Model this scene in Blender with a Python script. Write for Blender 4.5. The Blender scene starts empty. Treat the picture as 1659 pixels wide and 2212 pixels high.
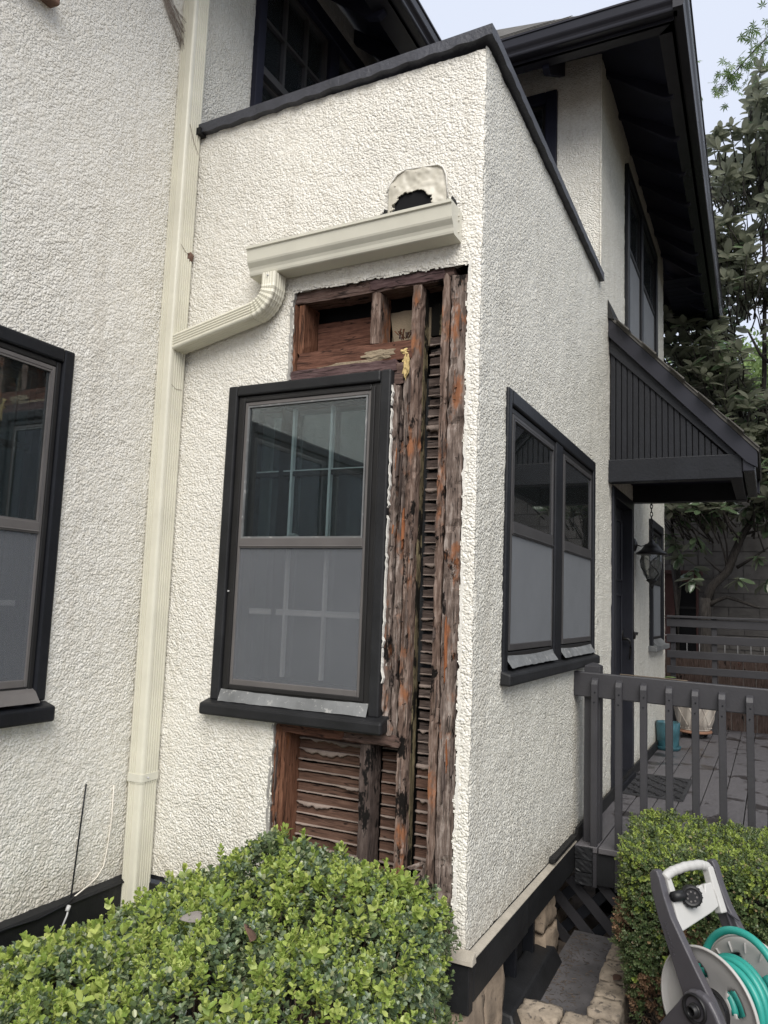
import bpy, bmesh, math, random
import numpy as np
from mathutils import Vector, Matrix, Euler
from math import radians, sin, cos, pi

random.seed(7)
scene = bpy.context.scene
COL = scene.collection

# ------------------------------------------------------------------ camera
cam_d = bpy.data.cameras.new('camera'); cam = bpy.data.objects.new('camera', cam_d); COL.objects.link(cam)
cam.location = (1.03566, -2.86089, 1.27)
cam.rotation_euler = Euler((1.689154, -0.03781, 0.462046), 'XYZ')
cam_d.sensor_fit = 'VERTICAL'; cam_d.sensor_height = 36.0; cam_d.sensor_width = 27.0
cam_d.lens = 1663.996 / 2212 * 36.0
cam_d.clip_start = 0.05; cam_d.clip_end = 1200
scene.camera = cam

# ------------------------------------------------------------------ sky, sun, exposure
SUN_EL, SUN_AZ = radians(45), radians(151)      # azimuth clockwise from +Y
world = bpy.data.worlds.new('World'); scene.world = world; world.use_nodes = True
wn, wl = world.node_tree.nodes, world.node_tree.links
wn.clear()
wo = wn.new('ShaderNodeOutputWorld'); bg = wn.new('ShaderNodeBackground')
sky = wn.new('ShaderNodeTexSky'); sky.sky_type = 'NISHITA'; sky.sun_disc = False
sky.sun_elevation = SUN_EL; sky.sun_rotation = SUN_AZ; sky.air_density = 1.0; sky.dust_density = 4.0
mx = wn.new('ShaderNodeMix'); mx.data_type = 'RGBA'; mx.inputs[0].default_value = 0.86
# overcast: an even pale cloud layer over most of the blue
mx.inputs[7].default_value = (7.0, 7.5, 8.7, 1)
wl.new(sky.outputs[0], mx.inputs[6]); wl.new(mx.outputs[2], bg.inputs[0])
bg.inputs[1].default_value = 0.050
wl.new(bg.outputs[0], wo.inputs[0])
sun_d = bpy.data.lights.new('sun', 'SUN'); sun = bpy.data.objects.new('sun', sun_d); COL.objects.link(sun)
sun_d.energy = 1.5; sun_d.angle = radians(45); sun_d.color = (1.0, 0.96, 0.89)
sd = Vector((sin(SUN_AZ)*cos(SUN_EL), cos(SUN_AZ)*cos(SUN_EL), sin(SUN_EL)))
sun.rotation_euler = sd.to_track_quat('Z', 'Y').to_euler()
scene.render.engine = 'CYCLES'
vs = scene.view_settings
vs.view_transform = 'Standard'; vs.look = 'None'; vs.gamma = 1.0; vs.use_curve_mapping = False
vs.exposure = 1.32
scene.cycles.max_bounces = 8; scene.cycles.transparent_max_bounces = 12
scene.cycles.use_denoising = True

# ------------------------------------------------------------------ object helpers
LOC = {}
def thing(name, label, cat, loc=(0, 0, 0), rz=0.0, group=None, kind=None):
    o = bpy.data.objects.new(name, None); COL.objects.link(o)
    o.location = loc; o.rotation_euler = (0, 0, rz); o.empty_display_size = 0.1
    o['label'] = label; o['category'] = cat
    if group: o['group'] = group
    if kind: o['kind'] = kind
    LOC[o.name] = Vector(loc)
    return o
def tag(o, label, cat, group=None):
    o['label'] = label; o['category'] = cat
    if group: o['group'] = group
    return o

class MB:
    """collects vertices and faces of one mesh"""
    def __init__(s): s.v = []; s.f = []
    def add(s, vs_, fs):
        b = len(s.v); s.v += [tuple(p) for p in vs_]; s.f += [tuple(i + b for i in f) for f in fs]; return s
    def box(s, x0, x1, y0, y1, z0, z1):
        x0, x1 = min(x0, x1), max(x0, x1); y0, y1 = min(y0, y1), max(y0, y1); z0, z1 = min(z0, z1), max(z0, z1)
        return s.add([(x0,y0,z0),(x1,y0,z0),(x1,y1,z0),(x0,y1,z0),(x0,y0,z1),(x1,y0,z1),(x1,y1,z1),(x0,y1,z1)],
              [(0,3,2,1),(4,5,6,7),(0,1,5,4),(1,2,6,5),(2,3,7,6),(3,0,4,7)])
    def hexa(s, b, t):
        """8 corners: 4 bottom, 4 top (same order)"""
        return s.add(list(b) + list(t), [(0,3,2,1),(4,5,6,7),(0,1,5,4),(1,2,6,5),(2,3,7,6),(3,0,4,7)])
    def prism(s, poly, d):
        """polygon of 3-D points extruded by vector d"""
        n = len(poly); d = Vector(d); a = [Vector(p) for p in poly]
        return s.add(a + [p + d for p in a], [tuple(range(n))[::-1], tuple(range(n, 2*n))] + [(i, (i+1) % n, n + (i+1) % n, n + i) for i in range(n)])
    def sweep(s, path, sect, up=(0, 0, 1), closed=True, cap=True):
        """section (list of (a,b)) swept along path; a along side, b along up-ish"""
        path = [Vector(p) for p in path]; up = Vector(up); rings = []; n = len(sect); b0 = len(s.v)
        for i, p in enumerate(path):
            t = (path[min(i+1, len(path)-1)] - path[max(i-1, 0)]).normalized()
            sc = sect[i] if isinstance(sect[0][0], (tuple, list)) else sect
            side = t.cross(up)
            if side.length < 1e-4: side = t.cross(Vector((1, 0, 0)))
            side.normalize(); u2 = side.cross(t).normalized()
            s.v += [tuple(p + side*a + u2*b) for a, b in sc]
            n = len(sc)
        for i in range(len(path)-1):
            for j in range(n if closed else n-1):
                k = (j+1) % n
                s.f.append((b0+i*n+j, b0+i*n+k, b0+(i+1)*n+k, b0+(i+1)*n+j))
        if cap and closed:
            s.f.append(tuple(b0+j for j in range(n))[::-1]); s.f.append(tuple(b0+(len(path)-1)*n+j for j in range(n)))
        return s
    def tube(s, path, r, k=8, up=(0, 0, 1), cap=True):
        rs = r if isinstance(r, (list, tuple)) else [r]*len(path)
        sect = [[(q*cos(2*pi*j/k), q*sin(2*pi*j/k)) for j in range(k)] for q in rs]
        return s.sweep(path, sect, up, True, cap)
    def lathe(s, prof, c=(0, 0, 0), k=24, axis='z', M=None, closed=False):
        c = Vector(c); n = len(prof); b = len(s.v)
        for j in range(k):
            a = 2*pi*j/k
            for r, h in prof:
                p = Vector((r*cos(a), r*sin(a), h))
                if axis == 'y': p = Vector((r*cos(a), h, -r*sin(a)))
                if axis == 'x': p = Vector((h, r*cos(a), r*sin(a)))
                if M is not None: p = M @ p
                s.v.append(tuple(c + p))
        for j in range(k):
            q = (j+1) % k
            for i in range(n-1 + (1 if closed else 0)):
                i2 = (i+1) % n
                s.f.append((b+j*n+i, b+q*n+i, b+q*n+i2, b+j*n+i2))
        return s
    def mesh(s, name, smooth=False, loc=None):
        m = bpy.data.meshes.new(name)
        vv = s.v if loc is None else [(p[0]-loc[0], p[1]-loc[1], p[2]-loc[2]) for p in s.v]
        m.from_pydata(vv, [], s.f); m.update()
        bm = bmesh.new(); bm.from_mesh(m); bmesh.ops.recalc_face_normals(bm, faces=bm.faces); bm.to_mesh(m); bm.free()
        if smooth:
            m.polygons.foreach_set('use_smooth', [True]*len(m.polygons))
        return m

def root_of(o):
    while o.parent: o = o.parent
    return o
def put(name, me, mat, parent, loc=(0, 0, 0), label=None, kind=None):
    o = bpy.data.objects.new(name, me); COL.objects.link(o)
    if mat is not None and not me.materials: me.materials.append(mat)
    if parent: o.parent = parent
    o.location = loc
    if label: o['label'] = label
    if kind: o['kind'] = kind
    return o
def part(name, mb, mat, parent, smooth=False, bevel=0.0, label=None, kind=None, local=False, seg=2):
    loc = None
    if parent is not None and not local: loc = LOC.get(root_of(parent).name, Vector((0, 0, 0)))
    me = mb.mesh(name, smooth, loc)
    o = put(name, me, mat, parent, (0, 0, 0), label, kind)
    if bevel:
        b = o.modifiers.new('bevel', 'BEVEL'); b.width = bevel; b.segments = seg; b.limit_method = 'ANGLE'; b.angle_limit = radians(40)
    return o
def struct(name, mb, mat, smooth=False):
    me = mb.mesh(name, smooth); o = put(name, me, mat, None); o['kind'] = 'structure'; return o
def link_copy(src, parent, loc=None):
    c = src.copy(); COL.objects.link(c); c.parent = parent
    if loc is not None: c.location = loc
    return c
def fast_mesh(name, V, F, smooth=False):
    """numpy vertices (n,3) and faces (m,k)"""
    V = np.asarray(V, np.float32); F = np.asarray(F, np.int32); k = F.shape[1]
    m = bpy.data.meshes.new(name)
    m.vertices.add(len(V)); m.vertices.foreach_set('co', V.ravel())
    m.loops.add(F.size); m.loops.foreach_set('vertex_index', F.ravel())
    m.polygons.add(len(F)); m.polygons.foreach_set('loop_start', np.arange(0, F.size, k, dtype=np.int32))
    m.polygons.foreach_set('loop_total', np.full(len(F), k, np.int32))
    if smooth: m.polygons.foreach_set('use_smooth', np.ones(len(F), bool))
    m.update(calc_edges=True); m.validate()
    return m

# ------------------------------------------------------------------ materials
def new_mat(name):
    m = bpy.data.materials.new(name); m.use_nodes = True
    nt = m.node_tree; b = nt.nodes['Principled BSDF']
    return m, nt.nodes, nt.links, b
def noise(N, L, vec, scale, detail=4, rough=0.55, dim=None):
    t = N.new('ShaderNodeTexNoise'); t.inputs['Scale'].default_value = scale; t.inputs['Detail'].default_value = detail
    t.inputs['Roughness'].default_value = rough
    if vec is not None: L.new(vec, t.inputs['Vector'])
    return t.outputs['Fac']
def ramp(N, L, fac, stops, interp='LINEAR'):
    r = N.new('ShaderNodeValToRGB'); e = r.color_ramp.elements; r.color_ramp.interpolation = interp
    while len(e) < len(stops): e.new(0.5)
    for i, (p, c) in enumerate(stops):
        e[i].position = p; e[i].color = (*c, 1) if len(c) == 3 else c
    L.new(fac, r.inputs[0]); return r.outputs[0]
def mixc(N, L, fac, a, b, blend='MIX'):
    m = N.new('ShaderNodeMix'); m.data_type = 'RGBA'; m.blend_type = blend
    for sock, v in ((m.inputs[0], fac), (m.inputs[6], a), (m.inputs[7], b)):
        if isinstance(v, (int, float)): sock.default_value = v
        elif isinstance(v, tuple): sock.default_value = (*v, 1) if len(v) == 3 else v
        else: L.new(v, sock)
    return m.outputs[2]
def bump(N, L, B, h, strength, dist):
    b = N.new('ShaderNodeBump'); b.inputs['Strength'].default_value = strength; b.inputs['Distance'].default_value = dist
    L.new(h, b.inputs['Height']); L.new(b.outputs[0], B.inputs['Normal']); return b
def coords(N, L, kind='Object', scale=(1, 1, 1), rand=True):
    tc = N.new('ShaderNodeTexCoord'); mp = N.new('ShaderNodeMapping'); mp.inputs['Scale'].default_value = scale
    src = tc.outputs[kind]
    if rand:
        oi = N.new('ShaderNodeObjectInfo'); ad = N.new('ShaderNodeVectorMath'); ad.operation = 'ADD'
        ml = N.new('ShaderNodeMath'); ml.operation = 'MULTIPLY'; ml.inputs[1].default_value = 37.0
        L.new(oi.outputs['Random'], ml.inputs[0]); L.new(src, ad.inputs[0]); L.new(ml.outputs[0], ad.inputs[1]); src = ad.outputs[0]
    L.new(src, mp.inputs['Vector']); return mp.outputs[0]

def paint(name, col, rough=0.4, var=0.25, bscale=60, bstr=0.15, wear=None, spec=None, noise_scale=5):
    if spec is None: spec = 0.5 if max(col) > 0.03 else 0.28
    m, N, L, B = new_mat(name); v = coords(N, L)
    n = noise(N, L, v, noise_scale, 5, 0.6)
    lo = tuple(c*(1-var) for c in col); hi = tuple(min(1, c*(1+var)) for c in col)
    c = ramp(N, L, n, [(0.3, lo), (0.7, hi)])
    if wear:
        wcol, amt = wear
        n2 = noise(N, L, v, 28, 8, 0.7)
        f = ramp(N, L, n2, [(amt, (0, 0, 0)), (amt+0.06, (1, 1, 1))])
        c = mixc(N, L, f, c, wcol)
    L.new(c, B.inputs['Base Color']); B.inputs['Roughness'].default_value = rough
    B.inputs['Specular IOR Level'].default_value = spec
    h = noise(N, L, v, bscale, 4, 0.6); bump(N, L, B, h, bstr, 0.004)
    return m

def stucco_mat(name, base, fine=0.6, rough=0.42):
    m, N, L, B = new_mat(name); v = coords(N, L, rand=False)
    big = noise(N, L, v, 1.3, 5, 0.6)
    c = ramp(N, L, big, [(0.3, tuple(x*0.93 for x in base)), (0.7, base)])
    fine_n = noise(N, L, v, 40, 4, 0.6)
    c = mixc(N, L, ramp(N, L, fine_n, [(0.35, (0.75,)*3), (0.6, (0, 0, 0))]), c, tuple(x*k for x, k in zip(base, (0.84, 0.82, 0.78))))
    sm = noise(N, L, v, 3.4, 6, 0.7)
    c = mixc(N, L, ramp(N, L, sm, [(0.60, (0, 0, 0)), (0.8, (0.30,)*3)]), c, (0.52, 0.46, 0.36))
    vs_ = coords(N, L, scale=(1, 1, 0.07), rand=False); sk = noise(N, L, vs_, 9, 5, 0.6)
    c = mixc(N, L, ramp(N, L, sk, [(0.54, (0, 0, 0)), (0.75, (0.28,)*3)]), c, (0.42, 0.37, 0.29))
    sx_ = N.new('ShaderNodeSeparateXYZ'); L.new(v, sx_.inputs[0])
    mr = N.new('ShaderNodeMapRange'); mr.inputs['From Min'].default_value = 0.30; mr.inputs['From Max'].default_value = -0.02; L.new(sx_.outputs['Z'], mr.inputs['Value'])
    dm = N.new('ShaderNodeMath'); dm.operation = 'MULTIPLY'; L.new(mr.outputs[0], dm.inputs[0]); L.new(noise(N, L, v, 14, 6, 0.7), dm.inputs[1])
    c = mixc(N, L, ramp(N, L, dm.outputs[0], [(0.22, (0, 0, 0)), (0.65, (0.55,)*3)]), c, (0.40, 0.34, 0.26))
    L.new(c, B.inputs['Base Color']); B.inputs['Roughness'].default_value = rough
    B.inputs['Specular IOR Level'].default_value = 0.6
    wn_ = N.new('ShaderNodeTexNoise'); wn_.inputs['Scale'].default_value = 45; wn_.inputs['Detail'].default_value = 2; L.new(v, wn_.inputs['Vector'])
    wa = N.new('ShaderNodeVectorMath'); wa.operation = 'SCALE'; wa.inputs['Scale'].default_value = 0.016; L.new(wn_.outputs['Color'], wa.inputs[0])
    wb = N.new('ShaderNodeVectorMath'); wb.operation = 'ADD'; L.new(v, wb.inputs[0]); L.new(wa.outputs[0], wb.inputs[1])
    vo = N.new('ShaderNodeTexVoronoi'); vo.feature = 'SMOOTH_F1'; vo.inputs['Scale'].default_value = 98; vo.inputs['Smoothness'].default_value = 0.35; L.new(wb.outputs[0], vo.inputs['Vector'])
    n1 = ramp(N, L, vo.outputs['Distance'], [(0.10, (1, 1, 1)), (0.45, (0.62, 0.62, 0.62)), (0.80, (0, 0, 0))])
    n2 = noise(N, L, v, 60, 4, 0.6)
    ad = N.new('ShaderNodeMath'); ad.operation = 'MULTIPLY_ADD'; ad.inputs[1].default_value = 0.9
    L.new(n2, ad.inputs[0]); L.new(n1, ad.inputs[2])
    tv = ramp(N, L, noise(N, L, v, 2.2, 3, 0.5), [(0.3, (0.55,)*3), (0.7, (1.15,)*3)])
    hm = N.new('ShaderNodeMath'); hm.operation = 'MULTIPLY'; L.new(ad.outputs[0], hm.inputs[0]); L.new(tv, hm.inputs[1])
    bump(N, L, B, hm.outputs[0], 1.0, fine*0.0092)
    return m

def wood_mat(name, axis, dark, mid, light, patch=None, patch_at=0.6, black_at=0.42, bstr=0.42, rough=0.85, grain=1.0, extra=None):
    m, N, L, B = new_mat(name)
    s = {'x': (0.14, 1, 1), 'y': (1, 0.14, 1), 'z': (1, 1, 0.14)}[axis]
    v = coords(N, L, scale=s); v2 = coords(N, L, scale=tuple(0.45 if q != 1 else 1 for q in s))
    g = noise(N, L, v, 75*grain, 6, 0.65)
    c = ramp(N, L, g, [(0.25, dark), (0.5, mid), (0.78, light)])
    st = noise(N, L, v2, 9, 6, 0.68)
    c = mixc(N, L, ramp(N, L, st, [(black_at-0.045, (1, 1, 1)), (black_at-0.015, (0, 0, 0))]), c, tuple(x*0.18 for x in dark))
    if patch:
        pn = noise(N, L, v2, 8, 6, 0.66)
        c = mixc(N, L, ramp(N, L, pn, [(patch_at-0.03, (0, 0, 0)), (patch_at+0.05, (0.85,)*3)]), c, mixc(N, L, g, tuple(x*0.35 for x in patch), patch))
    if extra:
        en = noise(N, L, v2, 7, 7, 0.75)
        c = mixc(N, L, ramp(N, L, en, [(extra[1], (0, 0, 0)), (extra[1]+0.04, (1, 1, 1))]), c, extra[0])
    ck = noise(N, L, coords(N, L, scale=tuple(0.06 if q != 1 else 1 for q in s)), 38, 2, 0.5)
    c = mixc(N, L, ramp(N, L, ck, [(0.485, (0, 0, 0)), (0.497, (0.85,)*3), (0.503, (0.85,)*3), (0.515, (0, 0, 0))]), c, tuple(x*0.12 for x in dark))
    kn = noise(N, L, v2, 20, 2, 0.5)
    c = mixc(N, L, ramp(N, L, kn, [(0.73, (0, 0, 0)), (0.76, (0.8,)*3)]), c, tuple(x*0.25 for x in dark))
    L.new(c, B.inputs['Base Color']); B.inputs['Roughness'].default_value = rough
    B.inputs['Specular IOR Level'].default_value = 0.25
    g2 = noise(N, L, v, 140*grain, 5, 0.7); ad = N.new('ShaderNodeMath'); ad.operation = 'ADD'
    L.new(g2, ad.inputs[0]); L.new(st, ad.inputs[1]); bump(N, L, B, ad.outputs[0], bstr, 0.006)
    return m

def leaf_mat(name, stops, rough=0.4, back=None, trans=0.25, spec=0.5):
    m, N, L, B = new_mat(name)
    ge = N.new('ShaderNodeNewGeometry')
    c = ramp(N, L, ge.outputs['Random Per Island'], stops)
    if back:
        c = mixc(N, L, ge.outputs['Backfacing'], c, back)
    L.new(c, B.inputs['Base Color']); B.inputs['Roughness'].default_value = rough; B.inputs['Specular IOR Level'].default_value = spec
    if trans:
        t = N.new('ShaderNodeBsdfTranslucent'); ms = N.new('ShaderNodeMixShader'); ms.inputs[0].default_value = trans
        L.new(c, t.inputs[0]); L.new(B.outputs[0], ms.inputs[1]); L.new(t.outputs[0], ms.inputs[2])
        L.new(ms.outputs[0], N['Material Output'].inputs[0])
    return m

def glass_mat(name, tint=(0.82, 0.88, 0.88), dust=0.06, ior=1.5):
    m, N, L, B = new_mat(name); N.remove(B)
    tr = N.new('ShaderNodeBsdfTransparent'); tr.inputs[0].default_value = (*tint, 1)
    gl = N.new('ShaderNodeBsdfGlossy'); gl.inputs['Roughness'].default_value = 0.015; gl.inputs[0].default_value = (0.95, 0.97, 1, 1)
    fr = N.new('ShaderNodeFresnel'); fr.inputs[0].default_value = ior
    mu = N.new('ShaderNodeMath'); mu.operation = 'MULTIPLY_ADD'; mu.inputs[1].default_value = 1.25; mu.inputs[2].default_value = 0.02; mu.use_clamp = True
    L.new(fr.outputs[0], mu.inputs[0])
    ms = N.new('ShaderNodeMixShader'); L.new(mu.outputs[0], ms.inputs[0]); L.new(tr.outputs[0], ms.inputs[1]); L.new(gl.outputs[0], ms.inputs[2])
    df = N.new('ShaderNodeBsdfDiffuse'); df.inputs[0].default_value = (0.35, 0.37, 0.36, 1)
    v = coords(N, L); d = noise(N, L, v, 60, 8, 0.8)
    dr = ramp(N, L, d, [(0.45, (dust*0.6,)*3), (0.75, (dust*2.0,)*3)])
    m2 = N.new('ShaderNodeMixShader'); L.new(dr, m2.inputs[0]); L.new(ms.outputs[0], m2.inputs[1]); L.new(df.outputs[0], m2.inputs[2])
    L.new(m2.outputs[0], N['Material Output'].inputs[0]); return m
def screen_mat(name, col, cover=0.8, axes='xz'):
    m, N, L, B = new_mat(name)
    tr = N.new('ShaderNodeBsdfTransparent'); ms = N.new('ShaderNodeMixShader')
    v = coords(N, L); n = noise(N, L, v, 3, 4, 0.6)
    f = ramp(N, L, n, [(0.3, (cover-0.05,)*3), (0.7, (cover+0.05,)*3)])
    L.new(f, ms.inputs[0]); L.new(tr.outputs[0], ms.inputs[1]); L.new(B.outputs[0], ms.inputs[2])
    w = noise(N, L, coords(N, L, scale=(1, 1, 1)), 420, 2, 0.5)
    c = ramp(N, L, w, [(0.35, tuple(x*0.8 for x in col)), (0.65, tuple(x*1.15 for x in col))])
    L.new(c, B.inputs['Base Color']); B.inputs['Roughness'].default_value = 0.5; B.inputs['Specular IOR Level'].default_value = 0.3
    L.new(ms.outputs[0], N['Material Output'].inputs[0]); return m

M = {}
M['stucco'] = stucco_mat('stucco', (0.80, 0.778, 0.715), 0.5)
M['stucco_fine'] = stucco_mat('stucco_fine', (0.79, 0.772, 0.70), 0.6, 0.27)
M['stucco_edge'] = paint('stucco_edge', (0.30, 0.29, 0.27), 0.9, 0.3, 90, 0.8)
M['ledge'] = paint('stained_ledge', (0.36, 0.325, 0.27), 0.7, 0.25, 60, 0.6, wear=((0.20, 0.17, 0.14), 0.66))
M['caulk'] = paint('painted_caulk', (0.70, 0.655, 0.56), 0.6, 0.2, 50, 0.9, wear=((0.42, 0.37, 0.30), 0.62))
M['white_edge'] = paint('white_edge', (0.72, 0.70, 0.65), 0.7, 0.15, 90, 0.8)
M['black'] = paint('black_trim_paint', (0.0095, 0.0105, 0.0135), 0.42, 0.25, 45, 0.35)
M['black_dusty'] = paint('dusty_black_trim', (0.016, 0.0165, 0.018), 0.5, 0.35, 60, 0.3, wear=((0.11, 0.11, 0.108), 0.72))
M['soffit'] = paint('soffit_navy', (0.015, 0.016, 0.029), 0.6, 0.2, 40, 0.2, spec=0.2)
M['fascia'] = paint('fascia_metal', (0.022, 0.022, 0.028), 0.26, 0.1, 20, 0.06)
M['coping'] = paint('coping_tar', (0.045, 0.047, 0.058), 0.5, 0.35, 70, 0.8, wear=((0.10, 0.10, 0.11), 0.72))
M['charcoal'] = paint('charcoal_deck_paint', (0.036, 0.035, 0.039), 0.48, 0.14, 70, 0.25)
M['charcoal_top'] = paint('worn_deck_paint', (0.078, 0.074, 0.079), 0.5, 0.2, 60, 0.3, wear=((0.03, 0.028, 0.03), 0.66), noise_scale=2.5)
M['metal_trim'] = paint('window_metal', (0.115, 0.107, 0.104), 0.4, 0.15, 30, 0.1)
M['window_c'] = paint('side_window_metal', (0.05, 0.048, 0.049), 0.4, 0.15, 30, 0.1)
M['dark_metal'] = paint('dark_window_metal', (0.018, 0.0175, 0.0175), 0.4, 0.2, 30, 0.1)
M['flash'] = paint('grey_flashing', (0.155, 0.16, 0.162), 0.45, 0.35, 25, 0.6, wear=((0.32, 0.32, 0.31), 0.57))
M['downspout'] = paint('cream_downspout', (0.65, 0.63, 0.525), 0.33, 0.07, 14, 0.05, wear=((0.36, 0.34, 0.26), 0.76))
M['gutter'] = paint('cream_gutter', (0.60, 0.585, 0.50), 0.33, 0.06, 14, 0.05)
M['plate'] = paint('beige_plate', (0.56, 0.53, 0.45), 0.4, 0.12, 8, 0.5)
M['tar'] = paint('black_tar', (0.012, 0.012, 0.012), 0.6, 0.3, 60, 0.8)
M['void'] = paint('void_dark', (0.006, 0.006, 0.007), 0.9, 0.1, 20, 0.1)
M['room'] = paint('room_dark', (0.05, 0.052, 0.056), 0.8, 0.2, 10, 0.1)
M['curtain'] = paint('curtain_dark', (0.035, 0.04, 0.05), 0.85, 0.3, 30, 0.2)
M['curtain_pale'] = paint('curtain_pale', (0.62, 0.63, 0.62), 0.85, 0.3, 30, 0.2)
M['jamb'] = paint('white_jamb', (0.46, 0.48, 0.48), 0.5, 0.1, 20, 0.1)
M['muntin'] = paint('muntin_paint', (0.72, 0.73, 0.73), 0.45, 0.15, 20, 0.1)
M['white_plastic'] = paint('white_plastic', (0.45, 0.445, 0.43), 0.42, 0.05, 18, 0.05)
M['grey_plastic'] = paint('grey_plastic', (0.066, 0.063, 0.072), 0.42, 0.06, 160, 0.12)
M['disc_plastic'] = paint('disc_plastic', (0.40, 0.39, 0.375), 0.45, 0.06, 18, 0.05)
M['black_plastic'] = paint('black_plastic', (0.014, 0.014, 0.015), 0.38, 0.1, 60, 0.1)
M['hose'] = paint('teal_hose', (0.026, 0.27, 0.225), 0.36, 0.12, 40, 0.08)
M['glass'] = glass_mat('window_glass', dust=0.022)
M['glass_hi'] = glass_mat('upper_window_glass', (0.7, 0.75, 0.8), 0.03)
M['lantern_glass'] = glass_mat('lantern_glass', (0.75, 0.74, 0.70), 0.25)
M['screen'] = screen_mat('insect_screen', (0.165, 0.175, 0.192), 0.50)
M['screen_c'] = screen_mat('side_screen', (0.20, 0.21, 0.225), 0.80)
M['iron'] = paint('dark_iron', (0.018, 0.017, 0.017), 0.35, 0.3, 60, 0.2)
M['door'] = paint('door_paint', (0.020, 0.021, 0.027), 0.32, 0.15, 40, 0.15)
M['stud_z'] = wood_mat('rotten_stud', 'z', (0.026, 0.016, 0.012), (0.145, 0.098, 0.078), (0.38, 0.30, 0.255), (0.40, 0.16, 0.07), 0.57, 0.43)
M['stud_grey'] = wood_mat('weathered_stud', 'z', (0.028, 0.020, 0.017), (0.165, 0.125, 0.106), (0.46, 0.40, 0.36), (0.38, 0.15, 0.065), 0.58, 0.42, extra=((0.55, 0.52, 0.48), 0.66))
M['rot_orange'] = wood_mat('rotten_orange', 'z', (0.10, 0.035, 0.016), (0.26, 0.095, 0.040), (0.40, 0.19, 0.095), None, 0.6, 0.36)
M['stud_dark'] = wood_mat('dark_stud', 'z', (0.026, 0.020, 0.018), (0.075, 0.055, 0.048), (0.17, 0.135, 0.12), (0.22, 0.085, 0.04), 0.74, 0.46)
M['stud_lime'] = wood_mat('mossy_stud', 'z', (0.030, 0.025, 0.016), (0.13, 0.105, 0.062), (0.33, 0.29, 0.17), None, 0.6, 0.52)
M['stud_red'] = wood_mat('red_stud', 'z', (0.055, 0.024, 0.014), (0.15, 0.068, 0.040), (0.26, 0.13, 0.082), (0.42, 0.16, 0.06), 0.66, 0.34)
M['beam_red'] = wood_mat('red_header', 'x', (0.045, 0.020, 0.013), (0.115, 0.052, 0.035), (0.20, 0.098, 0.068), (0.36, 0.27, 0.18), 0.68, 0.33)
M['beam_dark'] = wood_mat('dark_beam', 'x', (0.036, 0.024, 0.020), (0.105, 0.066, 0.055), (0.22, 0.165, 0.145), (0.40, 0.30, 0.24), 0.72, 0.44)
M['beam_purple'] = wood_mat('stained_beam', 'x', (0.045, 0.026, 0.026), (0.10, 0.062, 0.062), (0.17, 0.12, 0.115), (0.45, 0.38, 0.30), 0.70, 0.36)
M['lath'] = wood_mat('brown_lath', 'x', (0.044, 0.023, 0.016), (0.118, 0.067, 0.048), (0.18, 0.108, 0.080), None, 0.6, 0.30, 0.5)
M['lath_dark'] = wood_mat('dark_lath', 'x', (0.034, 0.025, 0.021), (0.095, 0.070, 0.060), (0.19, 0.155, 0.138), None, 0.6, 0.40, 0.6)
M['plaster'] = paint('old_plaster', (0.27, 0.215, 0.185), 0.9, 0.25, 120, 0.6)
M['tan_board'] = paint('tan_plaster', (0.30, 0.24, 0.165), 0.9, 0.25, 110, 0.9)
M['foam'] = paint('yellow_foam', (0.58, 0.44, 0.20), 0.9, 0.25, 120, 1.0)
M['cmu'] = paint('grey_block', (0.150, 0.140, 0.132), 0.92, 0.25, 70, 0.7, wear=((0.09, 0.085, 0.08), 0.62))
M['mortar'] = paint('block_mortar', (0.11, 0.105, 0.10), 0.95, 0.25, 60, 0.6)
M['stone'] = paint('tan_stone', (0.29, 0.24, 0.185), 0.92, 0.45, 45, 1.0, wear=((0.10, 0.085, 0.07), 0.55), noise_scale=11)
M['rubble'] = paint('foundation_mortar', (0.32, 0.25, 0.185), 0.95, 0.45, 30, 1.0, wear=((0.10, 0.08, 0.065), 0.60))
M['slab'] = paint('painted_slab', (0.085, 0.080, 0.082), 0.75, 0.45, 40, 0.7, wear=((0.035, 0.031, 0.03), 0.57), noise_scale=7)
M['soil'] = paint('garden_soil', (0.085, 0.066, 0.052), 0.95, 0.5, 50, 1.0)
M['fence_wood'] = wood_mat('brown_fence', 'z', (0.035, 0.022, 0.018), (0.085, 0.058, 0.048), (0.15, 0.11, 0.095), (0.16, 0.06, 0.045), 0.66, 0.40)
M['shed_red'] = paint('shed_red', (0.085, 0.035, 0.030), 0.7, 0.25, 40, 0.3)
M['shingle'] = paint('roof_shingle', (0.095, 0.090, 0.082), 0.95, 0.35, 200, 0.8)
M['bark'] = wood_mat('tree_bark', 'z', (0.022, 0.019, 0.017), (0.050, 0.044, 0.040), (0.10, 0.09, 0.082), None, 0.6, 0.35)
M['twig'] = paint('dry_twig', (0.13, 0.10, 0.072), 0.9, 0.4, 60, 0.3)
M['teal_pot'] = paint('teal_glaze', (0.034, 0.100, 0.122), 0.25, 0.4, 22, 0.3, noise_scale=9)
M['terra'] = paint('terracotta', (0.28, 0.15, 0.095), 0.8, 0.2, 40, 0.3)
M['rubber'] = paint('rubber_mat', (0.030, 0.030, 0.033), 0.6, 0.2, 80, 0.3)
M['dry_leaf'] = paint('dry_leaf', (0.15, 0.085, 0.06), 0.8, 0.35, 30, 0.4)
M['grey_leaf'] = paint('grey_leaf', (0.20, 0.18, 0.165), 0.7, 0.25, 30, 0.4)
M['web'] = paint('dusty_web', (0.26, 0.22, 0.19), 0.95, 0.3, 60, 0.3)
M['cable_w'] = paint('white_cable', (0.74, 0.69, 0.61), 0.5, 0.1, 30, 0.1)
M['steel'] = paint('steel', (0.5, 0.5, 0.5), 0.3, 0.1, 30, 0.1)
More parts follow.
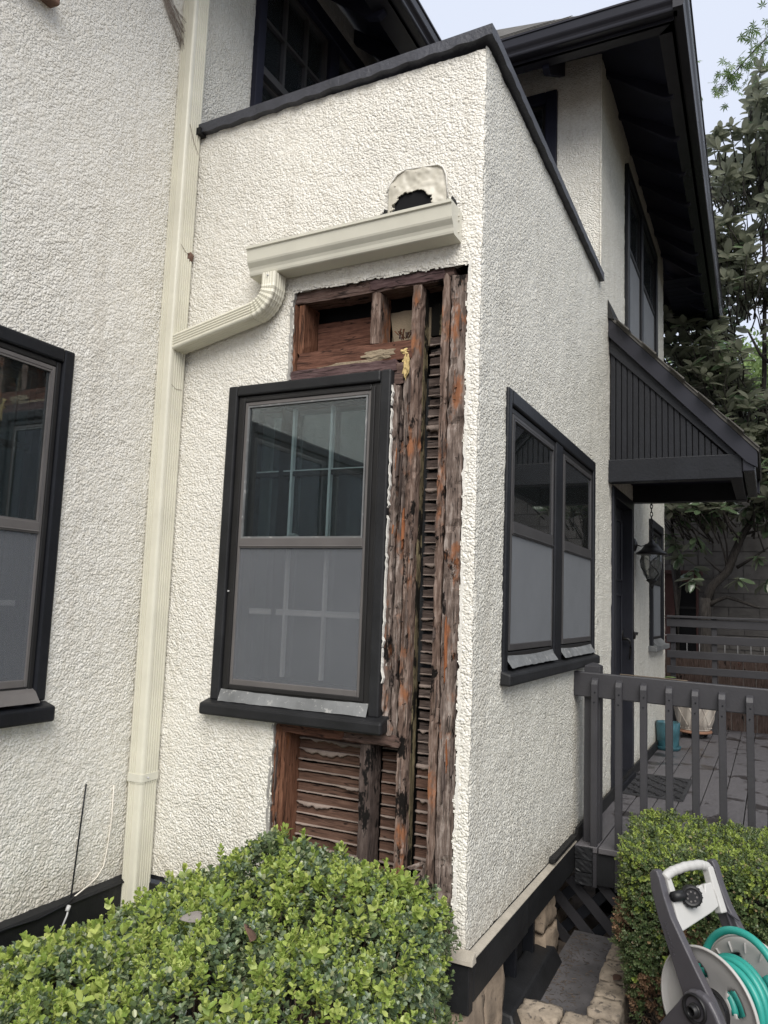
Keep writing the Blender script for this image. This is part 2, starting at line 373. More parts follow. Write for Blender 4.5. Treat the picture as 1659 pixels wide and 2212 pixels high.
M['box_new'] = leaf_mat('boxwood_new', [(0.0, (0.23, 0.33, 0.075)), (0.5, (0.37, 0.47, 0.11)), (1.0, (0.52, 0.58, 0.18))], 0.38, None, 0.35)
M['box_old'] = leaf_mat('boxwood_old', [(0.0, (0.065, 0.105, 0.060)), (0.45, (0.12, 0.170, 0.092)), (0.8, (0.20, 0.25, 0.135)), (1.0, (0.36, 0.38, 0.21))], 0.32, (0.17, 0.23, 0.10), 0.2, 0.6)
M['hedge_new'] = leaf_mat('hedge_new', [(0.0, (0.21, 0.30, 0.055)), (1.0, (0.41, 0.48, 0.12))], 0.42, None, 0.3)
M['hedge_old'] = leaf_mat('hedge_old', [(0.0, (0.060, 0.098, 0.040)), (0.6, (0.120, 0.170, 0.066)), (0.92, (0.18, 0.21, 0.10)), (1.0, (0.36, 0.25, 0.14))], 0.38, (0.14, 0.17, 0.08), 0.2)
M['hedge_dry'] = leaf_mat('hedge_dry', [(0.0, (0.16, 0.09, 0.05)), (1.0, (0.30, 0.19, 0.11))], 0.7, None, 0.2)
M['magnolia'] = leaf_mat('magnolia_leaf', [(0.0, (0.075, 0.125, 0.070)), (0.6, (0.15, 0.22, 0.12)), (1.0, (0.28, 0.34, 0.205))], 0.20, (0.25, 0.26, 0.195), 0.45, 1.0)
M['maple'] = leaf_mat('maple_leaf', [(0.0, (0.10, 0.17, 0.06)), (1.0, (0.19, 0.28, 0.09))], 0.5, None, 0.4)
M['far_leaf'] = leaf_mat('far_leaf', [(0.0, (0.12, 0.19, 0.06)), (1.0, (0.24, 0.33, 0.11))], 0.6, None, 0.35)

# urn: one wave drives both relief bump and colour, darker where lower
def urn_mat():
    m, N, L, B = new_mat('embossed_planter'); v = coords(N, L, rand=False)
    tc = N.new('ShaderNodeTexCoord')
    w1 = N.new('ShaderNodeTexWave'); w1.inputs['Scale'].default_value = 3.2; w1.inputs['Distortion'].default_value = 5; w1.inputs['Detail'].default_value = 2; L.new(tc.outputs['Object'], w1.inputs[0])
    c = ramp(N, L, w1.outputs['Fac'], [(0.3, (0.36, 0.32, 0.28)), (0.7, (0.52, 0.47, 0.41))])
    L.new(c, B.inputs['Base Color']); B.inputs['Roughness'].default_value = 0.75
    bump(N, L, B, w1.outputs['Fac'], 0.8, 0.01); return m
M['urn'] = urn_mat()
def deck_mat():
    m, N, L, B = new_mat('stained_deck_board'); v = coords(N, L, scale=(1, 0.25, 1)); vw = coords(N, L, rand=False)
    g_ = noise(N, L, v, 60, 6, 0.65)
    c = ramp(N, L, g_, [(0.25, (0.080, 0.075, 0.080)), (0.6, (0.112, 0.106, 0.112)), (0.85, (0.14, 0.132, 0.137))])
    st = noise(N, L, vw, 3.4, 4, 0.6)
    f = ramp(N, L, st, [(0.555, (0, 0, 0)), (0.585, (1, 1, 1))])
    c = mixc(N, L, f, c, (0.040, 0.036, 0.037)); L.new(c, B.inputs['Base Color'])
    ro = ramp(N, L, st, [(0.555, (0.55,)*3), (0.585, (0.32,)*3)]); L.new(ro, B.inputs['Roughness'])
    bump(N, L, B, g_, 0.35, 0.004); return m
M['deck'] = deck_mat()

# ------------------------------------------------------------------ noise on grids
def vnoise(u, v, cell, seed):
    rng = np.random.RandomState(seed); n = 512
    T = rng.rand(n, n).astype(np.float32)
    a = u/cell + 1000.37; b = v/cell + 1000.71
    i = np.floor(a).astype(int); j = np.floor(b).astype(int); fa = a-i; fb = b-j
    fa = fa*fa*fa*(fa*(fa*6-15)+10); fb = fb*fb*fb*(fb*(fb*6-15)+10)
    i0 = i % n; i1 = (i+1) % n; j0 = j % n; j1 = (j+1) % n
    return (T[i0, j0]*(1-fa)+T[i1, j0]*fa)*(1-fb) + (T[i0, j1]*(1-fa)+T[i1, j1]*fa)*fb
def sstep(a, b, x):
    t = np.clip((x-a)/(b-a), 0, 1); return t*t*(3-2*t)
def stucco_height(u, v, seed):
    w = 0.012
    uu = u + w*(vnoise(u, v, 0.03, seed+5)-.5)*2; vv = v + w*(vnoise(u, v, 0.03, seed+6)-.5)*2
    h = 0.0026*vnoise(uu, vv*0.9, 0.018, seed) + 0.0016*vnoise(u, v, 0.0095, seed+1)
    h += 0.004*(vnoise(u, v, 0.09, seed+2)-.5) + 0.0022*vnoise(u, v, 0.0055, seed+3)
    return h

def stucco_wall(name, u0, u1, z0, z1, step, P, keep, mat, parent, seed, top=None, amp=1.0, fade=None, zshape=None):
    """displaced sheet; P(u,z,h)->xyz arrays; keep(u,z)->bool for face centres"""
    nu = int(round((u1-u0)/step))+1; nz = int(round((z1-z0)/step))+1
    us = np.linspace(u0, u1, nu); zs = np.linspace(z0, z1, nz)
    U, Z = np.meshgrid(us, zs, indexing='ij')
    h = stucco_height(U, Z, seed)*amp
    if fade is not None: h = h*fade(U, Z)
    if zshape is not None: Z = zshape(U, Z)
    X, Y, ZZ = P(U, Z, h)
    V = np.stack([X, Y, ZZ], -1).reshape(-1, 3)
    idx = np.arange(nu*nz).reshape(nu, nz)
    F = np.stack([idx[:-1, :-1], idx[1:, :-1], idx[1:, 1:], idx[:-1, 1:]], -1).reshape(-1, 4)
    cu = ((U[:-1, :-1]+U[1:, 1:])/2).ravel(); cz = ((Z[:-1, :-1]+Z[1:, 1:])/2).ravel()
    if keep is not None: F = F[keep(cu, cz)]
    used = np.unique(F); remap = np.full(nu*nz, -1); remap[used] = np.arange(len(used))
    me = fast_mesh(name, V[used], remap[F], True)
    return put(name, me, mat, parent)

# ================================================================== GROUND
W = 1.6151
g = MB(); g.add([(-300, -300, -.585), (300, -300, -.585), (300, 300, -.585), (-300, 300, -.585)], [(0, 1, 2, 3)])
struct('ground', g, M['soil'])

# ================================================================== HOUSE
house = thing('house', 'cream rough stucco house with black trim and an opened rotted wall corner', 'house', (0, 0, 0))

# --- wall B (front, y = 0) with patch and window openings
rng = np.random.RandomState(3)
def jag(z, seed, a=0.008):
    return (vnoise(z, z*0, 0.03, seed)-.5)*2*a + (vnoise(z, z*0, 0.010, seed+1)-.5)*a
def in_patch(x, z):
    r_edge = -0.056 + jag(z, 11, 0.007)
    l_up = -0.912 + jag(z, 13, 0.006); l_lo = -0.897 + jag(z, 15, 0.005)
    top = 2.682 + jag(x, 17, 0.006)
    up = (x > l_up) & (x < r_edge) & (z > 2.2) & (z < top)
    mid = (x > -0.42) & (x < r_edge) & (z <= 2.21) & (z > 0.70)
    lo = (x > l_lo) & (x < r_edge) & (z <= 0.78) & (z > 0.035)
    return up | mid | lo
def keepB(x, z):
    win = (x > -1.225) & (x < -0.405) & (z > 0.79) & (z < 2.25)
    return ~(in_patch(x, z) | win)
wob = lambda z: (vnoise(z, z*0, 0.05, 91)-.5)*0.010 + (vnoise(z, z*0, 0.014, 92)-.5)*0.006
def PB(U, Z, h):
    f = sstep(-0.018, 0.0, U)
    return U + f*wob(Z), -h*(1-f*0.75) , Z
stucco_wall('stucco_wall', -W, 0.0, 0.0, 3.63, 0.0050, PB, keepB, M['stucco'], house, 21)
# --- wall C (side, x = 0)
def keepC(y, z):
    w1 = (y > 0.375) & (y < 2.23) & (z > 0.96) & (z < 2.235)
    door = (y > 2.95) & (y < 3.79) & (z < 2.17)
    w2 = (y > 4.88) & (y < 5.74) & (z > 0.96) & (z < 2.16)
    w3 = (y > 3.50) & (y < 5.33) & (z > 3.5) & (z < 5.0)
    return ~(w1 | door | w2 | w3)
def PC(U, Z, h):
    f = 1 - sstep(0.0, 0.018, U)
    return h*(1-f*0.75) + f*wob(Z), U, Z
def shapeC(U, Z):
    return np.minimum(Z, np.where(U < 2.43, 3.645-0.028*U, 9))
stucco_wall('stucco_wall', 0.0, 2.43, 0.0, 3.645, 0.0068, PC, keepC, M['stucco_fine'], house, 33, zshape=shapeC, amp=0.9)
stucco_wall('stucco_wall', 2.418, 6.08, -0.03, 5.34, 0.0125, lambda U, Z, h: (h, U, Z), keepC, M['stucco_fine'], house, 35, amp=1.0)
# --- wall A (left, x = -W)
def keepA(y, z):
    w1 = (y < -0.64) & (y > -2.50) & (z > 0.79) & (z < 2.26)
    return ~w1
stucco_wall('stucco_wall', -2.1, 0.0, 0.0, 5.0, 0.0056, lambda U, Z, h: (-W+h, U, Z), keepA, M['stucco'], house, 41)
stucco_wall('stucco_wall', 0.0, 2.43, 3.3, 5.44, 0.011, lambda U, Z, h: (-W+h, U, Z),
            lambda y, z: ~((y > 0.49) & (y < 2.2) & (z > 3.3) & (z < 5.20)), M['stucco_fine'], house, 43)
m_ = MB(); m_.add([(-W, -8, 0), (-W, -2.5, 0), (-W, -2.5, 5.4), (-W, -8, 5.4)], [(0, 1, 2, 3)]); m_.add([(-W, -2.5, 0), (-W, -2.1, 0), (-W, -2.1, 0.8), (-W, -2.5, 0.8)], [(0, 1, 2, 3)]); m_.add([(-W, -2.5, 2.25), (-W, -2.1, 2.25), (-W, -2.1, 5.4), (-W, -2.5, 5.4)], [(0, 1, 2, 3)]); m_.add([(-W, -2.1, 5.0), (-W, 0, 5.0), (-W, 0, 5.44), (-W, -2.1, 5.44)], [(0, 1, 2, 3)])
part('stucco_wall', m_, M['stucco'], house)
# --- tower front wall (y = 2.43)
stucco_wall('stucco_wall', -W, 0.012, 3.3, 5.42, 0.011, lambda U, Z, h: (U, 2.43-h, Z),
            lambda x, z: ~((x < -0.325) & (x > -1.2) & (z < 5.09)) & ~((x > -0.012) & (z < 3.62)), M['stucco_fine'], house, 47)
# flat porch roof, rear closing walls and inner shell that keeps the interior dark
m_ = MB(); m_.box(-W, -0.03, 0.05, 2.42, 3.38, 3.45)
part('flat_roof', m_, M['coping'], house)
m_ = MB(); m_.add([(-W, 6.08, -.1), (0, 6.08, -.1), (0, 6.08, 5.34), (-W, 6.08, 5.34)], [(0, 1, 2, 3)]); m_.add([(-W-3, 6.08, -.1), (-W, 6.08, -.1), (-W, 6.08, 5.4), (-W-3, 6.08, 5.4)], [(0, 1, 2, 3)])
part('rear_wall', m_, M['stucco_fine'], house)
# --- coping
cop = MB(); n = 60
def cz(x): return 3.655 + 0.050*(x+1.6)/1.6
pts = []
for i in range(n+1):
    x = -1.545 + (1.545+0.035)*i/n
    jz = 0.004*math.sin(i*1.3)+0.004*(rng.rand()-.5); pts.append((x, jz))
sect = []
path = []
for x, jz in pts:
    path.append((x, 0.045, cz(x)))
    sect.append([(0.08+0.003*rng.rand(), -0.045+jz), (0.08, 0.006), (0.02, 0.013), (-0.09, 0.006), (-0.09, -0.045)])
cop.sweep(path, sect)
part('coping', cop, M['coping'], house)
cop = MB(); path = []; sect = []
for i in range(50):
    y = 0.02 + (2.425-0.02)*i/49; jz = 0.004*(rng.rand()-.5)
    path.append((-0.03, y, 3.715-0.038*y))
    sect.append([(0.066+0.004*rng.rand(), -0.05+jz), (0.064, 0.008), (0.0, 0.012), (-0.10, 0.004), (-0.10, -0.05)])
cop.sweep(path, sect)
part('coping', cop, M['coping'], house)
m_ = MB(); m_.box(-1.545, -1.505, -0.05, 0.03, 3.60, 3.635)
part('coping_end', m_, M['tar'], house)

# --- base: drip cap, fascia, foundation
m_ = MB(); 
m_.hexa([(-0.45, -0.045, -0.026), (0.045, -0.045, -0.026), (0.045, 0.0, -0.026), (-0.45, 0.0, -0.026)], [(-0.45, -0.04, -0.012), (0.04, -0.04, -0.012), (0.04, 0.0, 0.012), (-0.45, 0.0, 0.012)])
m_.hexa([(0.0, 0.002, -0.026), (0.031, 0.002, -0.0262), (0.030, 1.74, -0.0262), (0.0, 1.74, -0.026)], [(0.0, 0.002, -0.008), (0.0305, 0.002, -0.021), (0.0295, 1.74, -0.023), (0.0, 1.74, -0.012)])
part('drip_cap', m_, M['ledge'], house, bevel=0.003)
m_ = MB(); m_.box(-W, 0.028, -0.028, 0.02, -0.205, -0.027); part('base_board', m_, M['black_dusty'], house, bevel=0.004)
m_ = MB(); m_.box(-0.02, 0.03, 0.021, 0.74, -0.175, -0.027); part('base_board', m_, M['black_dusty'], house, bevel=0.004)
m_ = MB(); m_.box(-0.02, 0.027, 0.742, 1.72, -0.168, -0.027); part('base_board', m_, M['black_dusty'], house, bevel=0.004)
m_ = MB(); m_.box(-W, -W+0.03, -6, -0.03, -0.25, -0.012); part('base_board', m_, M['black_dusty'], house, bevel=0.004)
m_ = MB(); m_.hexa([(-W, -6, -0.012), (-W+0.04, -6, -0.012), (-W+0.04, -0.02, -0.012), (-W, -0.02, -0.012)], [(-W, -6, 0.012), (-W+0.034, -6, 0.0), (-W+0.034, -0.02, 0.0), (-W, -0.02, 0.012)])
part('drip_cap', m_, M['black_dusty'], house)
m_ = MB(); m_.box(-0.006, 0.036, 1.2, 1.71, -0.002, 0.016); m_.box(0.02, 0.034, 1.72, 6.05, -0.03, 0.05)
part('wall_flashing', m_, M['tar'], house)
# rubble foundation under the corner
def rough_block(name, x0, x1, y0, y1, z0, z1, n, amp, seed, mat, parent, smooth=False, local=False):
    rg = np.random.RandomState(seed); bm = bmesh.new(); bmesh.ops.create_cube(bm, size=1.0)
    bmesh.ops.subdivide_edges(bm, edges=bm.edges[:], cuts=n, use_grid_fill=True)
    sx, sy, sz = x1-x0, y1-y0, z1-z0
    for v in bm.verts:
        c = v.co; r = (abs(c.x) > .49) + (abs(c.y) > .49) + (abs(c.z) > .49)
        k = {0: 0, 1: 0.0, 2: 0.55, 3: 1.0}[r]
        p = Vector((x0+sx*(c.x+.5), y0+sy*(c.y+.5), z0+sz*(c.z+.5)))
        cen = Vector(((x0+x1)/2, (y0+y1)/2, (z0+z1)/2))
        p += Vector((rg.randn(), rg.randn(), rg.randn()))*amp
        p += (cen-p).normalized()*k*amp*1.5
        v.co = p
    me = bpy.data.meshes.new(name); bm.to_mesh(me); bm.free()
    if smooth: me.polygons.foreach_set('use_smooth', [True]*len(me.polygons))
    if parent is not None and not local:
        l = LOC[root_of(parent).name]
        if l.length: me.transform(Matrix.Translation(-l))
    return put(name, me, mat, parent)
rough_block('foundation_stone', -0.6, 0.004, -0.01, 0.22, -0.62, -0.18, 7, 0.005, 5, M['rubble'], house, True)
rough_block('foundation_stone', -0.3, 0.010, 0.215, 0.46, -0.62, -0.16, 7, 0.005, 6, M['rubble'], house, True)
rough_block('foundation_stone', -0.3, -0.02, 1.20, 1.46, -0.36, -0.165, 6, 0.005, 7, M['rubble'], house, True)
rough_block('foundation_stone', -0.3, -0.01, 1.20, 1.48, -0.62, -0.37, 6, 0.006, 8, M['rubble'], house, True)
rough_block('foundation_stone', -0.3, -0.12, 1.47, 2.3, -0.62, -0.17, 6, 0.006, 9, M['rubble'], house, True)
m_ = MB(); m_.box(-0.16, -0.10, 0.44, 1.21, -0.6, -0.12)
bw = part('basement_window', m_, M['void'], house)
for y in (0.455, 0.80, 1.10):
    m_ = MB(); m_.box(-0.10, -0.045, y, y+0.035, -0.42, -0.17); part('frame', m_, M['black'], bw, bevel=0.003)
m_ = MB(); m_.hexa([(-0.09, 0.46, -0.51), (0.075, 0.46, -0.51), (0.06, 1.30, -0.51), (-0.09, 1.20, -0.51)], [(-0.09, 0.50, -0.405), (0.035, 0.50, -0.425), (0.020, 1.28, -0.425), (-0.09, 1.20, -0.405)])
part('sill', m_, M['black_dusty'], bw, bevel=0.012)
m_ = MB(); m_.box(-8, -W-0.01, -7.9, 6.0, -0.6, -0.02); m_.box(-W, -0.7, 0.05, 6.0, -0.6, -0.02)
part('foundation', m_, M['slab'], house)

# ------------------------------------------------------------------ windows
def frame_fn(O, U, Nn):
    O, U, Nn = Vector(O), Vector(U), Vector(Nn); Z = Vector((0, 0, 1))
    def bx(mb, u0, u1, n0, n1, z0, z1):
        c = lambda u, n_, z: tuple(O + U*u + Nn*n_ + Z*z)
        return mb.hexa([c(u0, n0, z0), c(u1, n0, z0), c(u1, n1, z0), c(u0, n1, z0)], [c(u0, n0, z1), c(u1, n0, z1), c(u1, n1, z1), c(u0, n1, z1)])
    def pt(u, n_, z): return tuple(O + U*u + Nn*n_ + Z*z)
    return bx, pt
def ring(mb, bx, u0, u1, z0, z1, w, n0, n1, wt=None, wb=None):
    wt = w if wt is None else wt; wb = w if wb is None else wb
    bx(mb, u0, u0+w, n0, n1, z0, z1); bx(mb, u1-w, u1, n0, n1, z0, z1)
    bx(mb, u0+w, u1-w, n0, n1, z1-wt, z1)
    if wb: bx(mb, u0+w, u1-w, n0, n1, z0, z0+wb)
    return mb
def sash_unit(win, bx, pt, u0, u1, zb, zm, zt, cols, rows, mats, lower_cols=True, lock=True, rail=0.045):
    """storm frame u0..u1, zb..zt with meeting rail centred zm"""
    fr, sc, gl = mats
    m = MB(); ring(m, bx, u0, u1, zb, zt, 0.016, -0.012, 0.010, 0.018, 0.030); part('sash', m, fr, win, bevel=0.003)
    m = MB(); ring(m, bx, u0+0.018, u1-0.018, zm+rail/2, zt-0.02, 0.007, 0.002, 0.012); part('sash', m, M['flash'] if (fr is M['metal_trim'] and lock) else fr, win)
    m = MB(); bx(m, u0+0.014, u1-0.014, -0.010, 0.014, zm-rail/2, zm+rail/2); bx(m, u0+0.014, u1-0.014, 0.014, 0.018, zm-rail/2+0.006, zm-rail/2+0.012)
    part('meeting_rail', m, fr, win, bevel=0.003)
    m = MB(); bx(m, u0+0.010, u1-0.010, 0.0, 0.003, zm+rail/2-0.004, zt-0.014); part('pane', m, gl, win)
    m = MB(); bx(m, u0+0.010, u1-0.010, 0.005, 0.0065, zb+0.024, zm-rail/2+0.004); part('screen', m, sc, win)
    m = MB(); bx(m, u0+0.010, u1-0.010, -0.092, -0.089, zb+0.01, zt-0.02); part('pane', m, gl, win)
    # inner sash bars
    for a, b in ((zm+rail/2, zt-0.03), (zb+0.05, zm-rail/2)):
        for i in range(1, cols):
            u = u0+0.03+(u1-u0-0.06)*i/cols
            m = MB(); bx(m, u-0.0055, u+0.0055, -0.075, -0.052, a, b); part('muntin', m, M['muntin'], win)
        for j in range(1, rows):
            z = a+(b-a)*j/rows
            m = MB(); bx(m, u0+0.02, u1-0.02, -0.080, -0.056, z-0.013, z+0.009); part('muntin', m, M['dark_metal'] if (a > zm and fr is not M['window_c']) else M['muntin'], win, bevel=0.003)
            if lock:
                m = MB(); bx(m, u0+0.02, u1-0.02, -0.078, -0.054, z+0.0092, z+0.0135); part('muntin', m, M['muntin'], win)
    m = MB(); ring(m, bx, u0+0.004, u1-0.004, zb, zt, 0.035, -0.085, -0.045); part('sash', m, M['dark_metal'], win)
    if lock:
        u = u0+(u1-u0)*0.40; z = zm+rail/2
        m = MB(); bx(m, u-0.035, u+0.035, -0.046, -0.016, z+0.002, z+0.012); bx(m, u-0.012, u+0.022, -0.042, -0.02, z+0.012, z+0.024); bx(m, u+0.012, u+0.036, -0.036, -0.026, z+0.008, z+0.018)
        part('sash_lock', m, M['white_plastic'], win, bevel=0.004)
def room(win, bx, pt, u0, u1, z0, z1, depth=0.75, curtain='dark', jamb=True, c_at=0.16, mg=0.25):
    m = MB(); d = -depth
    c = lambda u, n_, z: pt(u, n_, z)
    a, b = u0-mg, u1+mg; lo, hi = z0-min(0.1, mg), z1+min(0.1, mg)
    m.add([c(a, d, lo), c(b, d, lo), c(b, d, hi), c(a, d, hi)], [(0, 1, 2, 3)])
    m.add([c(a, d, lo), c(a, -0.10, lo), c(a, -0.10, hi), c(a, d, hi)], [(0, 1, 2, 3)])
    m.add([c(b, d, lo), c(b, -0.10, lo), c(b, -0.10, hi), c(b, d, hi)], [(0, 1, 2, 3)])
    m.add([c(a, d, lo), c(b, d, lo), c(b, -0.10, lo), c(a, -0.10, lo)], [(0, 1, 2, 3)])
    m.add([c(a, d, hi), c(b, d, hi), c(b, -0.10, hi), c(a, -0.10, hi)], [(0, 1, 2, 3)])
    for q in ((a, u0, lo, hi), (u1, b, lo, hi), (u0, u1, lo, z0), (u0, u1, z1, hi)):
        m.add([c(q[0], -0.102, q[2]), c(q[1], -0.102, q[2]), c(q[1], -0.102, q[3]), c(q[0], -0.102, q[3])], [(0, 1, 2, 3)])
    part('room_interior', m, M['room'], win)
    if jamb:
        m = MB(); bx(m, u0+0.004, u0+0.030, -0.20, -0.09, z0, z1); bx(m, u1-0.03, u1-0.004, -0.20, -0.09, z0, z1); bx(m, u0+0.03, u1-0.03, -0.20, -0.09, z1-0.04, z1)
        part('inner_jamb', m, M['jamb'], win)
    # pleated curtain panels
    spans = {'dark': [(u0+0.10, u0+(u1-u0)*0.62, 'curtain'), (u0+(u1-u0)*0.70, u1, 'curtain')],
             'pale': [(u0+0.02, u0+(u1-u0)*0.55, 'curtain_pale'), (u0+(u1-u0)*0.72, u1-0.02, 'curtain')]}[curtain]
    for a, b, mt in spans:
        m = MB(); n_ = max(24, int((b-a)/0.012)); base = len(m.v); pv = []
        for i in range(n_+1):
            u = a+(b-a)*i/n_; dn = -c_at-0.1-0.022*math.sin(i*0.75)-0.010*math.sin(i*0.31+1)
            pv += [pt(u, dn, z0-0.05), pt(u, dn, z1-0.06)]
        m.add(pv, [(2*i, 2*i+2, 2*i+3, 2*i+1) for i in range(n_)])
        part('curtain', m, M[mt], win, smooth=True)

# window B ---------------------------------------------------------
bx, pt = frame_fn((0, 0, 0), (1, 0, 0), (0, -1, 0))
m_ = MB(); bx(m_, -1.242, -1.190, -0.03, 0.022, 0.81, 2.262); bx(m_, -0.436, -0.386, -0.03, 0.022, 0.81, 2.262); bx(m_, -1.190, -0.436, -0.03, 0.023, 2.212, 2.262)
winB = part('window', m_, M['black_dusty'], house, bevel=0.008, label='black framed front window beside the opened wall')
m_ = MB(); ring(m_, bx, -1.189, -0.437, 0.842, 2.211, 0.044, -0.09, 0.008, 0.030, 0.035); part('casing', m_, M['dark_metal'], winB, bevel=0.006)
m_ = MB(); ring(m_, bx, -1.166, -0.462, 0.866, 2.196, 0.020, 0.008, 0.015, 0.016, 0.02); part('casing', m_, M['dark_metal'], winB, bevel=0.004)
sash_unit(winB, bx, pt, -1.146, -0.480, 0.880, 1.520, 2.180, 3, 2, (M['metal_trim'], M['screen'], M['glass']))
m_ = MB(); nseg = 26
rows_ = []
for i in range(nseg+1):
    u = -1.189+(0.752)*i/nseg; dip = 0.005*sin(i/nseg*pi)+0.002*rng.rand()
    rows_.append([pt(u, 0.010, 0.864-dip), pt(u, 0.017, 0.848-dip+0.002*rng.rand()), pt(u, 0.030+0.002*rng.rand(), 0.813-0.003*rng.rand())])
for i in range(nseg):
    for k in range(2): m_.add([rows_[i][k], rows_[i+1][k], rows_[i+1][k+1], rows_[i][k+1]], [(0, 1, 2, 3)])
part('flashing', m_, M['flash'], winB, smooth=True)
m_ = MB(); m_.hexa([pt(-1.268, -0.02, 0.752), pt(-0.352, -0.02, 0.752), pt(-0.352, 0.062, 0.748), pt(-1.268, 0.062, 0.748)], [pt(-1.268, -0.02, 0.822), pt(-0.352, -0.02, 0.822), pt(-0.352, 0.062, 0.799), pt(-1.268, 0.062, 0.799)])
part('sill', m_, M['black_dusty'], winB, bevel=0.010)
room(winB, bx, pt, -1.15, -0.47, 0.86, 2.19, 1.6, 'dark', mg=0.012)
m_ = MB(); bx(m_, -0.72, -0.30, -0.62, -0.30, 0.86, 0.93); bx(m_, -0.70, -0.32, -0.60, -0.32, 0.93, 0.945)
part('storage_box', m_, M['white_plastic'], winB, bevel=0.01)
for z in (1.30,):
    for u in (-1.178,):
        m_ = MB(); m_.lathe([(0.0001, -0.017), (0.004, -0.016), (0.004, -0.010)], (u, 0, z), 8, 'y'); part('screw', m_, M['steel'], winB)

# window C (pair) ----------------------------------------------------
bx, pt = frame_fn((0, 0, 0), (0, 1, 0), (1, 0, 0))
m_ = MB(); bx(m_, 0.353, 0.405, -0.03, 0.018, 0.99, 2.250); bx(m_, 2.20, 2.252, -0.03, 0.018, 0.99, 2.250); bx(m_, 0.405, 2.20, -0.03, 0.019, 2.180, 2.250); bx(m_, 1.225, 1.375, -0.03, 0.014, 0.99, 2.18)
winC = part('window', m_, M['black'], house, bevel=0.008, label='black framed pair of sash windows on the side wall')
for a, b in ((0.41, 1.22), (1.38, 2.195)):
    m_ = MB(); ring(m_, bx, a, b, 1.045, 2.178, 0.03, -0.09, 0.004, 0.03, 0.035); part('casing', m_, M['dark_metal'], winC, bevel=0.005)
    sash_unit(winC, bx, pt, a+0.032, b-0.032, 1.085, 1.625, 2.146, 2, 2, (M['window_c'], M['screen_c'], M['glass']), lock=False, rail=0.055)
    m_ = MB(); rows_ = []
    for i in range(21):
        u = a+(b-a)*i/20; k = 0.02*abs(i/20-.5)**2*4
        rows_.append([pt(u, 0.004, 1.066-0.008*sin(i/20*pi)), pt(u, 0.012+0.003*rng.rand(), 1.045), pt(u, 0.030+k*.3, 1.012+0.004*rng.rand())])
    for i in range(20):
        for k in range(2): m_.add([rows_[i][k], rows_[i+1][k], rows_[i+1][k+1], rows_[i][k+1]], [(0, 1, 2, 3)])
    part('flashing', m_, M['flash'], winC, smooth=True)
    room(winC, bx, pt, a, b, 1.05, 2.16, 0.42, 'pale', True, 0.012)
m_ = MB(); m_.hexa([pt(0.345, -0.02, 0.942), pt(2.262, -0.02, 0.942), pt(2.262, 0.05, 0.940), pt(0.345, 0.05, 0.940)], [pt(0.345, -0.02, 1.012), pt(2.262, -0.02, 1.012), pt(2.262, 0.05, 0.992), pt(0.345, 0.05, 0.992)])
part('sill', m_, M['black_dusty'], winC, bevel=0.010)

# small window beyond the door
m_ = MB(); ring(m_, bx, 4.86, 5.76, 0.97, 2.18, 0.07, -0.02, 0.035, 0.08, 0.02)
winD = part('window', m_, M['black'], house, bevel=0.006, label='narrow looking sash window past the door')
sash_unit(winD, bx, pt, 4.94, 5.68, 1.02, 1.58, 2.09, 2, 2, (M['dark_metal'], M['screen_c'], M['glass']), lock=False)
m_ = MB(); bx(m_, 4.80, 5.82, -0.02, 0.08, 0.92, 0.97); part('sill', m_, M['flash'], winD, bevel=0.006)
m_ = MB(); m_.hexa([pt(4.94, 0.0, 0.97), pt(5.68, 0.0, 0.97), pt(5.68, 0.06, 0.97), pt(4.94, 0.06, 0.97)], [pt(4.94, 0.0, 1.03), pt(5.68, 0.0, 1.03), pt(5.68, 0.03, 1.01), pt(4.94, 0.03, 1.01)]); part('flashing', m_, M['flash'], winD)
room(winD, bx, pt, 4.93, 5.69, 1.0, 2.1, 0.4, 'pale', False)

# upper window on C (tower side)
m_ = MB(); ring(m_, bx, 3.46, 5.36, 3.50, 5.04, 0.09, -0.02, 0.035); bx(m_, 4.26, 4.36, -0.02, 0.03, 3.59, 4.95)
winE = part('window', m_, M['black'], house, bevel=0.006, label='upper storey pair of sash windows under the deep eave')
for a, b in ((3.56, 4.255), (4.365, 5.265)):
    sash_unit(winE, bx, pt, a, b, 3.60, 4.36, 4.94, 1, 1, (M['dark_metal'], M['screen_c'], M['glass_hi']), lock=False)
    room(winE, bx, pt, a, b, 3.6, 4.95, 0.4, 'dark', False)

# window A (left wall, cut by the frame)
bx, pt = frame_fn((-W, 0, 0), (0, 1, 0), (1, 0, 0))
m_ = MB(); bx(m_, -0.672, -0.617, -0.03, 0.024, 0.83, 2.280); bx(m_, -2.52, -2.465, -0.03, 0.024, 0.83, 2.280); bx(m_, -2.465, -0.672, -0.03, 0.025, 2.222, 2.280); bx(m_, -1.62, -1.50, -0.03, 0.018, 0.83, 2.222)
winA = part('window', m_, M['black'], house, bevel=0.008, label='black framed left window cut by the picture edge')
for a, b in ((-1.498, -0.673), (-2.464, -1.622)):
    m_ = MB(); ring(m_, bx, a, b, 0.86, 2.221, 0.025, -0.09, 0.012); part('casing', m_, M['dark_metal'], winA, bevel=0.005)
    sash_unit(winA, bx, pt, a+0.026, b-0.026, 0.888, 1.520, 2.195, 3, 2, (M['metal_trim'], M['screen'], M['glass']), lock=False)
    m_ = MB(); m_.hexa([pt(a, 0.0, 0.83), pt(b, 0.0, 0.83), pt(b, 0.06, 0.83), pt(a, 0.06, 0.83)], [pt(a, 0.0, 0.888), pt(b, 0.0, 0.888), pt(b, 0.03, 0.87), pt(a, 0.03, 0.87)]); part('flashing', m_, M['metal_trim'], winA)
    room(winA, bx, pt, a, b, 0.86, 2.2, 0.9, 'dark', mg=0.02)
